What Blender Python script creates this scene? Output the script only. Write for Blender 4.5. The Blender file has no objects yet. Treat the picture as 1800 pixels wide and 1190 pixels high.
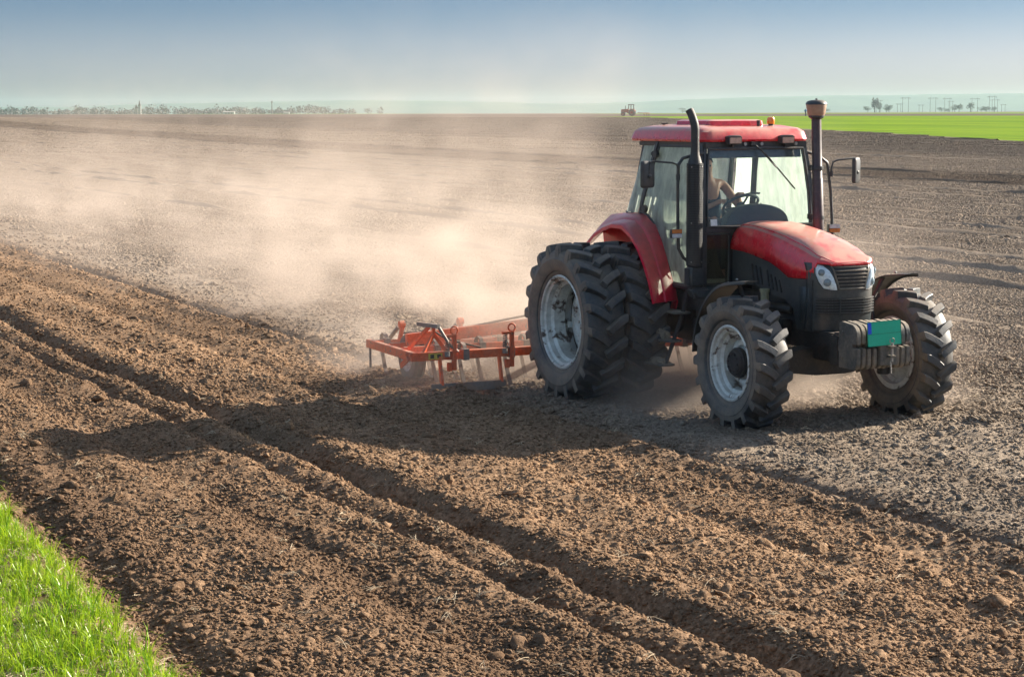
import bpy, bmesh, math, random
import numpy as np
from mathutils import Vector, Matrix

R = math.radians
random.seed(7)
rng = np.random.default_rng(7)
SC = bpy.context.scene
COL = SC.collection

# ------------------------------------------------------------------ camera
CAM_H = 3.18
cam_d = bpy.data.cameras.new('camera')
cam = bpy.data.objects.new('camera', cam_d)
COL.objects.link(cam)
cam_d.sensor_width = 36.0
cam_d.lens = 69.4
cam_d.clip_start = 0.1
cam_d.clip_end = 40000
cam.matrix_world = Matrix.Translation((0, 0, CAM_H)) @ Matrix.Rotation(math.pi / 2 - 0.1134, 4, 'X') @ Matrix.Rotation(-0.005, 4, 'Z')
SC.camera = cam

# ------------------------------------------------------------------ sky, sun, exposure
SUN_DIR = Vector((6.1, 3.15, 2.88)).normalized()          # towards the sun
SUN_EL = math.asin(SUN_DIR.z)
SUN_AZ = math.atan2(SUN_DIR.x, SUN_DIR.y)
world = bpy.data.worlds.new('World')
SC.world = world
world.use_nodes = True
wn = world.node_tree
wn.nodes.clear()
w_out = wn.nodes.new('ShaderNodeOutputWorld')
w_bg = wn.nodes.new('ShaderNodeBackground')
w_sky = wn.nodes.new('ShaderNodeTexSky')
w_sky.sky_type = 'NISHITA'
w_sky.sun_disc = False
w_sky.sun_elevation = SUN_EL
w_sky.sun_rotation = SUN_AZ
w_sky.air_density = 1.0
w_sky.dust_density = 1.0
w_sky.ozone_density = 2.0
w_bg.inputs['Strength'].default_value = 0.10
# clear spring sky: milky at the horizon, steel blue a few degrees up, brightened above that to fill the shade
w_tc = wn.nodes.new('ShaderNodeTexCoord')
w_sep = wn.nodes.new('ShaderNodeSeparateXYZ')
w_ramp = wn.nodes.new('ShaderNodeValToRGB')
w_mul = wn.nodes.new('ShaderNodeMix')
w_mul.data_type = 'RGBA'
w_mul.blend_type = 'MULTIPLY'
w_mul.inputs[0].default_value = 1.0
wn.links.new(w_tc.outputs['Generated'], w_sep.inputs[0])
wn.links.new(w_sep.outputs[2], w_ramp.inputs[0])
w_ramp.color_ramp.interpolation = 'EASE'
w_cr = w_ramp.color_ramp
w_cr.elements[0].position = 0.0
w_cr.elements[0].color = (0.25, 0.24, 0.32, 1)
w_cr.elements[1].position = 0.40
w_cr.elements[1].color = (0.86, 0.76, 0.66, 1)
for w_p, w_c in ((0.022, (0.265, 0.292, 0.465)), (0.06, (0.128, 0.182, 0.318)), (0.10, (0.13, 0.180, 0.30))):
    w_e = w_cr.elements.new(w_p)
    w_e.color = (*w_c, 1)
wn.links.new(w_sky.outputs[0], w_mul.inputs[6])
wn.links.new(w_ramp.outputs[0], w_mul.inputs[7])
wn.links.new(w_mul.outputs[2], w_bg.inputs['Color'])
wn.links.new(w_bg.outputs[0], w_out.inputs['Surface'])

sun_d = bpy.data.lights.new('sun', 'SUN')
sun_d.energy = 4.7
sun_d.angle = R(0.53)
sun_d.color = (1.0, 0.90, 0.76)
sun = bpy.data.objects.new('sun', sun_d)
COL.objects.link(sun)
sun.rotation_euler = SUN_DIR.to_track_quat('Z', 'Y').to_euler()
sun.location = (60, 30, 40)

SC.view_settings.view_transform = 'Standard'
SC.view_settings.look = 'None'
SC.view_settings.exposure = 1.75
SC.view_settings.gamma = 1.0
SC.view_settings.use_curve_mapping = False
cy = SC.cycles
cy.use_denoising = True
cy.use_adaptive_sampling = True
cy.adaptive_threshold = 0.02
cy.max_bounces = 8
cy.diffuse_bounces = 3
cy.glossy_bounces = 3
cy.transmission_bounces = 6
cy.transparent_max_bounces = 16
cy.volume_bounces = 1
cy.volume_step_rate = 3.0
cy.volume_max_steps = 256
cy.sample_clamp_indirect = 6.0

# ------------------------------------------------------------------ the tractor's frame of reference
TX, TY, TH = 2.17, 22.86, 0.4268                         # rear axle on the ground, heading to the right and nearer
ST, CT = math.sin(TH), math.cos(TH)
TROT = math.atan2(-CT, ST)                               # rotation that turns +X into the heading


def to_uv(x, y):
    """world -> (along the heading, to the left of it)"""
    dx, dy = x - TX, y - TY
    return dx * ST - dy * CT, dx * CT + dy * ST


def from_uv(u, v):
    return TX + u * ST + v * CT, TY - u * CT + v * ST


# ------------------------------------------------------------------ mesh helpers
def frame_for(d):
    d = Vector(d).normalized()
    a = Vector((0, 0, 1)) if abs(d.z) < 0.9 else Vector((1, 0, 0))
    s = d.cross(a).normalized()
    return s, d.cross(s).normalized()


class MB:
    def __init__(self):
        self.v = []
        self.f = []

    def add(self, v, f):
        o = len(self.v)
        self.v += [tuple(p) for p in v]
        self.f += [tuple(i + o for i in q) for q in f]
        return self

    def box(self, c, s, M=None):
        hx, hy, hz = s[0] / 2, s[1] / 2, s[2] / 2
        vs = [Vector((x, y, z)) for x in (-hx, hx) for y in (-hy, hy) for z in (-hz, hz)]
        if M is not None:
            vs = [M @ p for p in vs]
        vs = [p + Vector(c) for p in vs]
        return self.add(vs, [(0, 1, 3, 2), (4, 6, 7, 5), (0, 4, 5, 1), (2, 3, 7, 6), (0, 2, 6, 4), (1, 5, 7, 3)])

    def box2(self, a, b):
        return self.box([(p + q) / 2 for p, q in zip(a, b)], [abs(q - p) for p, q in zip(a, b)])

    def beam(self, a, b, w, h):
        """rectangular bar from a to b, w across, h high"""
        a, b = Vector(a), Vector(b)
        d = (b - a)
        L = d.length
        d.normalize()
        up = Vector((0, 0, 1)) if abs(d.z) < 0.95 else Vector((1, 0, 0))
        s = d.cross(up).normalized()
        t = s.cross(d).normalized()
        M = Matrix((d, s, t)).transposed()
        return self.box((a + b) / 2, (L, w, h), M)

    def tube(self, pts, r, n=10, cap=True, closed=False):
        pts = [Vector(p) for p in pts]
        m = len(pts)
        rs = r if isinstance(r, (list, tuple)) else [r] * m
        vs, fs = [], []
        s = None
        for i, p in enumerate(pts):
            if closed:
                d = pts[(i + 1) % m] - pts[i - 1]
            else:
                d = pts[min(i + 1, m - 1)] - pts[max(i - 1, 0)]
            d.normalize()
            if s is None:
                s, t = frame_for(d)
            else:
                s = (s - d * s.dot(d))
                if s.length < 1e-6:
                    s, t = frame_for(d)
                s.normalize()
            t = d.cross(s).normalized()
            for k in range(n):
                a = 2 * math.pi * (k + 0.5) / n
                vs.append(p + (s * math.cos(a) + t * math.sin(a)) * rs[i])
        mm = m if closed else m - 1
        for i in range(mm):
            j = (i + 1) % m
            for k in range(n):
                fs.append((i * n + k, i * n + (k + 1) % n, j * n + (k + 1) % n, j * n + k))
        if cap and not closed:
            fs.append(tuple(range(n - 1, -1, -1)))
            fs.append(tuple((m - 1) * n + k for k in range(n)))
        return self.add(vs, fs)

    def lathe(self, prof, n=32, axis='Y', o=(0, 0, 0), close=False):
        vs, fs = [], []
        m = len(prof)
        for (r, h) in prof:
            for k in range(n):
                a = 2 * math.pi * k / n
                c, s = r * math.cos(a), r * math.sin(a)
                p = {'Y': (c, h, s), 'Z': (c, s, h), 'X': (h, c, s)}[axis]
                vs.append((p[0] + o[0], p[1] + o[1], p[2] + o[2]))
        for i in range(m if close else m - 1):
            j = (i + 1) % m
            for k in range(n):
                fs.append((i * n + k, i * n + (k + 1) % n, j * n + (k + 1) % n, j * n + k))
        return self.add(vs, fs)

    def loft(self, secs, closed=True, caps=True):
        n = len(secs[0])
        vs = [p for s in secs for p in s]
        fs = []
        for i in range(len(secs) - 1):
            for k in range(n if closed else n - 1):
                k2 = (k + 1) % n
                fs.append((i * n + k, i * n + k2, (i + 1) * n + k2, (i + 1) * n + k))
        if caps and closed:
            fs.append(tuple(range(n - 1, -1, -1)))
            fs.append(tuple((len(secs) - 1) * n + k for k in range(n)))
        return self.add(vs, fs)

    def prism(self, a, b):
        """closed solid between two equal polygons"""
        return self.loft([a, b])

    def sphere(self, c, r, n=12, m=8, sc=(1, 1, 1)):
        vs, fs = [], []
        for i in range(m + 1):
            ph = math.pi * i / m
            for k in range(n):
                a = 2 * math.pi * k / n
                vs.append((c[0] + r * sc[0] * math.sin(ph) * math.cos(a), c[1] + r * sc[1] * math.sin(ph) * math.sin(a), c[2] + r * sc[2] * math.cos(ph)))
        for i in range(m):
            for k in range(n):
                fs.append((i * n + k, (i + 1) * n + k, (i + 1) * n + (k + 1) % n, i * n + (k + 1) % n))
        return self.add(vs, fs)

    def mirror(self):
        """the same pieces mirrored in Y"""
        self.v = [(x, -y, z) for x, y, z in self.v]
        self.f = [tuple(reversed(q)) for q in self.f]
        return self

    def mesh(self, name, mat=None, bevel=0.0, seg=2, smooth=40):
        me = bpy.data.meshes.new(name)
        bm = bmesh.new()
        vs = [bm.verts.new(p) for p in self.v]
        for q in self.f:
            try:
                bm.faces.new([vs[i] for i in q])
            except ValueError:
                pass
        bmesh.ops.remove_doubles(bm, verts=bm.verts, dist=1e-5)
        bmesh.ops.recalc_face_normals(bm, faces=bm.faces)
        if bevel > 0:
            es = [e for e in bm.edges if len(e.link_faces) == 2 and e.calc_face_angle(0) > R(30)]
            bmesh.ops.bevel(bm, geom=es, offset=bevel, segments=seg, affect='EDGES', clamp_overlap=True)
        bm.to_mesh(me)
        bm.free()
        if smooth:
            me.polygons.foreach_set('use_smooth', [True] * len(me.polygons))
            me.set_sharp_from_angle(angle=R(smooth))
        if mat is not None:
            me.materials.append(mat)
        return me

    def obj(self, name, mat, parent=None, bevel=0.0, seg=2, smooth=40):
        return link(name, self.mesh(name, mat, bevel, seg, smooth), parent)


def link(name, data, parent=None):
    o = bpy.data.objects.new(name, data)
    COL.objects.link(o)
    if parent is not None:
        o.parent = parent
    return o


def thing(name, loc, rz, label, cat, group=None):
    o = link(name, None)
    o.empty_display_size = 0.3
    o.location = loc
    o.rotation_euler = (0, 0, rz)
    return tag(o, label, cat, group)


def tag(o, label=None, cat=None, group=None, kind=None):
    if label:
        o['label'] = label
    if cat:
        o['category'] = cat
    if group:
        o['group'] = group
    if kind:
        o['kind'] = kind
    return o


# ------------------------------------------------------------------ node helpers
class X:
    """a node socket with arithmetic"""
    def __init__(self, nt, s):
        self.nt, self.s = nt, s

    def _m(self, op, *a, clamp=False):
        n = self.nt.nodes.new('ShaderNodeMath')
        n.operation = op
        n.use_clamp = clamp
        for i, q in enumerate((self,) + a):
            if isinstance(q, X):
                self.nt.links.new(q.s, n.inputs[i])
            else:
                n.inputs[i].default_value = q
        return X(self.nt, n.outputs[0])

    def __add__(self, o): return self._m('ADD', o)
    def __radd__(self, o): return self._m('ADD', o)
    def __mul__(self, o): return self._m('MULTIPLY', o)
    def __rmul__(self, o): return self._m('MULTIPLY', o)
    def __sub__(self, o): return self._m('SUBTRACT', o)
    def __rsub__(self, o): return (self * -1.0) + o
    def __truediv__(self, o): return self._m('DIVIDE', o)
    def __neg__(self): return self * -1.0
    def pow(self, o): return self._m('POWER', o)
    def exp(self): return self._m('EXPONENT')
    def abs(self): return self._m('ABSOLUTE')
    def max(self, o): return self._m('MAXIMUM', o)
    def min(self, o): return self._m('MINIMUM', o)
    def sin(self): return self._m('SINE')

    def step(self, a, b, lo=0.0, hi=1.0):
        n = self.nt.nodes.new('ShaderNodeMapRange')
        n.interpolation_type = 'SMOOTHSTEP'
        self.nt.links.new(self.s, n.inputs[0])
        for i, q in ((1, a), (2, b), (3, lo), (4, hi)):
            n.inputs[i].default_value = q
        return X(self.nt, n.outputs[0])


def xyz(nt, s):
    n = nt.nodes.new('ShaderNodeSeparateXYZ')
    nt.links.new(s, n.inputs[0])
    return [X(nt, n.outputs[i]) for i in range(3)]


def combine(nt, a, b, c):
    n = nt.nodes.new('ShaderNodeCombineXYZ')
    for i, q in enumerate((a, b, c)):
        if isinstance(q, X):
            nt.links.new(q.s, n.inputs[i])
        else:
            n.inputs[i].default_value = q
    return n.outputs[0]


def noise(nt, vec, scale, detail=3.0, rough=0.55, dist=0.0):
    n = nt.nodes.new('ShaderNodeTexNoise')
    if vec is not None:
        nt.links.new(vec, n.inputs['Vector'])
    n.inputs['Scale'].default_value = scale
    n.inputs['Detail'].default_value = detail
    n.inputs['Roughness'].default_value = rough
    n.inputs['Distortion'].default_value = dist
    return X(nt, n.outputs[0])


def mixc(nt, fac, a, b):
    n = nt.nodes.new('ShaderNodeMix')
    n.data_type = 'RGBA'
    for sock, q in ((n.inputs[0], fac), (n.inputs[6], a), (n.inputs[7], b)):
        if isinstance(q, X):
            nt.links.new(q.s, sock)
        elif hasattr(q, 'is_output'):
            nt.links.new(q, sock)
        elif isinstance(q, tuple):
            sock.default_value = (*q, 1.0)
        else:
            sock.default_value = q
    return n.outputs[2]


def bump(nt, h, strength=0.4, dist=0.02):
    n = nt.nodes.new('ShaderNodeBump')
    n.inputs['Strength'].default_value = strength
    n.inputs['Distance'].default_value = dist
    nt.links.new(h.s, n.inputs['Height'])
    return n.outputs[0]


def new_mat(name):
    m = bpy.data.materials.new(name)
    m.use_nodes = True
    nt = m.node_tree
    b = nt.nodes['Principled BSDF']
    return m, nt, b


def paint(name, col, rough=0.4, metal=0.0, dust=0.35, dust_col=(0.27, 0.205, 0.15), top=0.5, scale=5.0, coat=0.0,
          spots=None, bmp=0.0, var=0.15, low=None, wall=0.0):
    """paint or metal under field dust: dust in patches and on what faces up; optional rust or chips; low = (z0, z1) more dirt towards the ground"""
    m, nt, b = new_mat(name)
    tc = nt.nodes.new('ShaderNodeTexCoord')
    ob = tc.outputs['Object']
    g = nt.nodes.new('ShaderNodeNewGeometry')
    nz = xyz(nt, g.outputs['Normal'])[2]
    n1 = noise(nt, ob, scale, 5, 0.62)
    n2 = noise(nt, ob, scale * 5.3, 4, 0.6)
    base = mixc(nt, n2.step(0.3, 0.7), tuple(c * (1 - var) for c in col), tuple(min(1, c * (1 + var)) for c in col))
    if spots:
        scol, lo, hi, sscale = spots
        n3 = noise(nt, ob, sscale, 6, 0.65, 0.3)
        base = mixc(nt, n3.step(lo, hi), base, scol)
    d = n1.step(0.38, 0.72) * dust + n2.step(0.5, 0.75) * (dust * 0.35) + nz.step(0.25, 0.95) * top * n1.step(0.2, 0.55)
    if low:
        z = xyz(nt, ob)[2]
        d = d + z.step(low[0], low[1], 0.45, 0.0) * n1.step(0.25, 0.6)
    if wall:                                                   # the flat sides hold more dust than the tread
        sy = xyz(nt, tc.outputs['Normal'])[1]
        d = d + sy.abs().step(0.75, 0.98) * wall * n1.step(0.15, 0.6)
    d = d.min(0.92)
    colr = mixc(nt, d, base, dust_col)
    nt.links.new(colr, b.inputs['Base Color'])
    b.inputs['Metallic'].default_value = metal
    rr = d * (0.85 - rough) + rough
    nt.links.new(rr.s, b.inputs['Roughness'])
    b.inputs['Coat Weight'].default_value = coat
    b.inputs['Coat Roughness'].default_value = 0.12
    if bmp:
        nt.links.new(bump(nt, n2, bmp, 0.01), b.inputs['Normal'])
    return m


def glass(name, tint, haze, hcol=(0.70, 0.78, 0.72), rough=0.02, ior=1.5):
    """flat pane: clear, with a film of dust that catches light, and a mirror sheen"""
    m = bpy.data.materials.new(name)
    m.use_nodes = True
    nt = m.node_tree
    nt.nodes.clear()
    out = nt.nodes.new('ShaderNodeOutputMaterial')
    tr = nt.nodes.new('ShaderNodeBsdfTransparent')
    tr.inputs[0].default_value = (*tint, 1)
    di = nt.nodes.new('ShaderNodeBsdfDiffuse')
    di.inputs[0].default_value = (*hcol, 1)
    tl = nt.nodes.new('ShaderNodeBsdfTranslucent')
    tl.inputs[0].default_value = (*hcol, 1)
    ad = nt.nodes.new('ShaderNodeMixShader')
    ad.inputs[0].default_value = 0.68
    nt.links.new(di.outputs[0], ad.inputs[1])
    nt.links.new(tl.outputs[0], ad.inputs[2])
    tc = nt.nodes.new('ShaderNodeTexCoord')
    mp = nt.nodes.new('ShaderNodeMapping')
    mp.inputs['Scale'].default_value = (1.0, 1.0, 0.35)
    nt.links.new(tc.outputs['Object'], mp.inputs[0])
    n = noise(nt, mp.outputs[0], 7.0, 6, 0.65)
    f = n.step(0.3, 0.8) * haze * 0.9 + haze * 0.55
    m1 = nt.nodes.new('ShaderNodeMixShader')
    nt.links.new(f.s, m1.inputs[0])
    nt.links.new(tr.outputs[0], m1.inputs[1])
    nt.links.new(ad.outputs[0], m1.inputs[2])
    gl = nt.nodes.new('ShaderNodeBsdfGlossy')
    gl.inputs['Roughness'].default_value = rough
    fr = nt.nodes.new('ShaderNodeFresnel')
    fr.inputs['IOR'].default_value = ior
    m2 = nt.nodes.new('ShaderNodeMixShader')
    nt.links.new(fr.outputs[0], m2.inputs[0])
    nt.links.new(m1.outputs[0], m2.inputs[1])
    nt.links.new(gl.outputs[0], m2.inputs[2])
    nt.links.new(m2.outputs[0], out.inputs['Surface'])
    return m


M = {}
M['red'] = paint('red_paint', (0.68, 0.012, 0.030), 0.25, 0, 0.10, top=0.72, coat=0.5, dust_col=(0.44, 0.29, 0.205))  # pale dust on top also paints in some of the sun's glancing sheen
M['fender_red'] = paint('fender_red', (0.70, 0.012, 0.045), 0.30, 0, 0.08, top=0.5, coat=0.3, dust_col=(0.2, 0.165, 0.125), scale=3.0)
M['black'] = paint('black_paint', (0.034, 0.042, 0.045), 0.33, 0, 0.2, top=0.4, dust_col=(0.2, 0.16, 0.12))
M['chassis'] = paint('chassis_iron', (0.035, 0.037, 0.038), 0.55, 0.2, 0.25, top=0.5, dust_col=(0.17, 0.125, 0.09), bmp=0.3)
M['iron'] = paint('weight_iron', (0.085, 0.088, 0.082), 0.6, 0.2, 0.55, top=0.8, dust_col=(0.33, 0.27, 0.20), bmp=0.3)
M['rubber'] = paint('tyre_rubber', (0.036, 0.044, 0.050), 0.5, 0, 0.30, top=0.45, dust_col=(0.24, 0.195, 0.145), scale=4, bmp=0.25, wall=0.55)
M['rim'] = paint('rim_paint', (0.62, 0.66, 0.62), 0.45, 0.1, 0.35, top=0.25, dust_col=(0.22, 0.18, 0.14), scale=4,
                 spots=((0.09, 0.06, 0.042), 0.54, 0.63, 6.0))
M['hub'] = paint('hub_iron', (0.02, 0.02, 0.022), 0.6, 0.2, 0.3, dust_col=(0.1, 0.08, 0.065), bmp=0.5)
M['plastic'] = paint('cab_plastic', (0.028, 0.035, 0.039), 0.4, 0, 0.12, top=0.25)
M['interior'] = paint('interior_plastic', (0.06, 0.08, 0.085), 0.6, 0, 0.1, top=0.2)
M['steel'] = paint('bare_steel', (0.32, 0.33, 0.33), 0.35, 0.9, 0.2)
M['orange'] = paint('implement_orange', (0.80, 0.12, 0.025), 0.45, 0, 0.42, top=0.5, dust_col=(0.4, 0.27, 0.19), spots=((0.22, 0.15, 0.11), 0.60, 0.66, 14.0))
M['grey_steel'] = paint('implement_grey', (0.22, 0.21, 0.19), 0.6, 0.2, 0.6, dust_col=(0.28, 0.2, 0.15))
M['white'] = paint('white_print', (0.75, 0.76, 0.74), 0.5, 0, 0.1)
M['yellow'] = paint('yellow_print', (0.65, 0.5, 0.05), 0.5, 0, 0.15)
M['ink'] = paint('black_print', (0.02, 0.02, 0.02), 0.6, 0, 0.0, top=0)
M['plate'] = paint('plate_green', (0.0, 0.40, 0.25), 0.45, 0, 0.03, top=0.0, var=0.03)
M['plate_dark'] = paint('plate_dark_green', (0.0, 0.2, 0.12), 0.5, 0, 0.0, top=0.0)
M['plate_blue'] = paint('plate_blue', (0.0, 0.07, 0.62), 0.45, 0, 0.02, top=0.0)
M['seat'] = paint('seat_fabric', (0.05, 0.055, 0.06), 0.85, 0, 0.2)
M['mud'] = paint('dry_mud', (0.22, 0.185, 0.13), 0.95, 0, 0.3, dust_col=(0.26, 0.21, 0.15), bmp=0.8)
M['skin'] = paint('skin', (0.50, 0.24, 0.16), 0.5, 0, 0.05, top=0.0, var=0.08)
M['shirt'] = paint('shirt_cloth', (0.012, 0.035, 0.06), 0.85, 0, 0.05, top=0.05)
M['trousers'] = paint('trouser_cloth', (0.03, 0.05, 0.09), 0.9, 0, 0.05, top=0.05)
M['hair'] = paint('hair', (0.025, 0.016, 0.01), 0.6, 0, 0.0, top=0.0)
M['far_red'] = paint('old_red_paint', (0.33, 0.05, 0.035), 0.6, 0, 0.25)
M['blue_cloth'] = paint('blue_cloth', (0.01, 0.24, 0.55), 0.85, 0, 0.0)
M['pole'] = paint('pole_timber', (0.14, 0.135, 0.13), 0.9, 0, 0.0)
M['hangar'] = paint('white_cladding', (0.45, 0.46, 0.46), 0.6, 0, 0.0)
M['hangar_roof'] = paint('roof_sheet', (0.30, 0.30, 0.31), 0.6, 0, 0.0)
M['glass'] = glass('cab_glass', (0.94, 0.98, 0.98), 0.07, ior=1.38)
M['dusty_glass'] = glass('dusty_cab_glass', (0.90, 0.95, 0.92), 0.62, (0.80, 0.86, 0.78), rough=0.2, ior=1.22)
M['dark_glass'] = glass('tinted_glass', (0.5, 0.53, 0.53), 0.05, (0.3, 0.26, 0.2))


def lens(name, col, rough=0.15, trans=0.0, emit=None):
    m, nt, b = new_mat(name)
    b.inputs['Base Color'].default_value = (*col, 1)
    b.inputs['Roughness'].default_value = rough
    b.inputs['Coat Weight'].default_value = 0.6
    tc = nt.nodes.new('ShaderNodeTexCoord')
    n = noise(nt, tc.outputs['Object'], 30, 3)
    nt.links.new(mixc(nt, n.step(0.3, 0.75), col, tuple(c * 0.72 for c in col)), b.inputs['Base Color'])
    return m


M['orange_lens'] = lens('orange_lens', (0.85, 0.26, 0.015), 0.25)
M['amber_lens'] = lens('amber_lens', (0.62, 0.20, 0.04), 0.2)
M['clear_lens'] = lens('clear_lens', (0.62, 0.66, 0.66), 0.1)
M['headlight'] = lens('headlight_shell', (0.68, 0.80, 0.84), 0.12)
M['lamp_glass'] = lens('lamp_glass', (0.22, 0.29, 0.32), 0.05)
M['work_lens'] = lens('work_lens', (0.55, 0.38, 0.30), 0.2)
M['mirror'] = new_mat('mirror_glass')[0]
_b = M['mirror'].node_tree.nodes['Principled BSDF']
_b.inputs['Metallic'].default_value = 1.0
_b.inputs['Roughness'].default_value = 0.08
_b.inputs['Base Color'].default_value = (0.8, 0.82, 0.82, 1)


def mesh_guard_mat():
    """perforated sheet: rows of small dark holes"""
    m, nt, b = new_mat('perforated_guard')
    tc = nt.nodes.new('ShaderNodeTexCoord')
    x, y, z = xyz(nt, tc.outputs['Object'])
    an = y._m('ARCTAN2', x)
    a = (an * (40.0 / 2)).sin() * (z * (math.pi * 55)).sin()
    h = a.abs().step(0.35, 0.7)
    nt.links.new(mixc(nt, h, (0.035, 0.04, 0.042), (0.004, 0.004, 0.005)), b.inputs['Base Color'])
    b.inputs['Roughness'].default_value = 0.45
    b.inputs['Metallic'].default_value = 0.3
    nt.links.new(bump(nt, 1.0 - h, 0.6, 0.004), b.inputs['Normal'])
    return m


M['guard'] = mesh_guard_mat()


# ------------------------------------------------------------------ terrain
def perlin(x, y, seed=0):
    xi = np.floor(x).astype(np.int64)
    yi = np.floor(y).astype(np.int64)
    xf, yf = x - xi, y - yi
    u = xf * xf * xf * (xf * (xf * 6 - 15) + 10)
    v = yf * yf * yf * (yf * (yf * 6 - 15) + 10)

    def g(ix, iy, dx, dy):
        h = (ix * 374761393 + iy * 668265263 + seed * 144665) & 0xffffffff
        h = ((h ^ (h >> 13)) * 1274126177) & 0xffffffff
        h = h ^ (h >> 16)
        a = (h & 0xffff) * (2 * math.pi / 65536)
        return np.cos(a) * dx + np.sin(a) * dy
    n00 = g(xi, yi, xf, yf)
    n10 = g(xi + 1, yi, xf - 1, yf)
    n01 = g(xi, yi + 1, xf, yf - 1)
    n11 = g(xi + 1, yi + 1, xf - 1, yf - 1)
    return (n00 * (1 - u) + n10 * u) * (1 - v) + (n01 * (1 - u) + n11 * u) * v


def sstep(a, b, x):
    t = np.clip((x - a) / (b - a), 0, 1)
    return t * t * (3 - 2 * t)


def bell(v, c, w):
    return np.exp(-((v - c) / w) ** 2)


GRASS_V = -8.7
FURROWS_FAR = (7.3, 11.6, 13.9, 16.2, 20.7, 23.0, 26.3, 31.0, 34.2, 37.5, 43.0, 49.5, 56.0, 66.0, 74.0, 88.0, 101.0)


def macro(x, y):
    """lie of the land: flat near by, rising to the far crest"""
    s = sstep(70, 480, y)
    z = s * (2.5 - 0.0036 * np.clip(x, -300, 300))
    z = z + 0.45 * (1 - np.exp(-np.clip(y - 480, 0, None) / 400))
    und = sstep(45, 130, y) * (1 - sstep(330, 470, y))
    z = z + und * 0.55 * perlin(x / 75.0 + 3.1, y / 120.0 + 0.4, 11)
    return z


def height(x, y, cell):
    """soil surface; cell = local mesh spacing, ripples finer than it are left out"""
    u, v = to_uv(x, y)
    wob = 0.09 * perlin(u / 1.7, v * 0.25, 3) + 0.05 * perlin(u / 0.5, v * 0.6, 4)
    vw = v + wob - np.clip(0.03 * (u - 4.5), -0.3, 0.3) * sstep(-8.4, -7.4, v) * (1 - sstep(0, 4, v))
    k = 1 + 0.9 * perlin(u / 0.8, v / 0.8, 5)
    z = macro(x, y)
    z = z - 0.105 * bell(vw, -5.56, 0.13) * k + 0.055 * bell(vw, -5.24, 0.20) + 0.03 * bell(vw, -5.40, 0.07) * (k - 1) * 2 + 0.03 * bell(vw, -5.8, 0.12)
    z = z - 0.065 * bell(vw, -6.08, 0.09) * k + 0.035 * bell(vw, -6.3, 0.16)
    z = z - 0.05 * bell(vw, -6.95, 0.22) * k + 0.04 * bell(vw, -7.35, 0.3)
    z = z - 0.10 * bell(vw, -2.28, 0.14) * k + 0.05 * bell(vw, -2.6, 0.18)
    z = z - 0.05 * bell(vw, -3.7, 0.2) * k + 0.03 * bell(vw, -4.2, 0.25)
    z = z - 0.10 * bell(vw, -8.45, 0.22) + 0.06 * sstep(-8.55, -8.85, v)
    rough = 1.0 - 0.45 * sstep(-8.6, -8.9, v)
    for lam, amp, sd in ((1.3, 0.022, 21), (0.55, 0.022, 22), (0.26, 0.018, 23), (0.13, 0.013, 24), (0.065, 0.008, 25), (0.033, 0.004, 26)):
        w = np.clip((lam / cell - 1.2) / 1.2, 0, 1)
        if np.any(w > 0):
            n = perlin(x / lam, y / lam, sd)
            if lam < 0.6:
                n = 0.55 * n + 0.75 * (np.abs(n) - 0.22)      # crumbs stand up, cracks go down
            z = z + rough * amp * 1.7 * n * w
    return z


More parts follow.
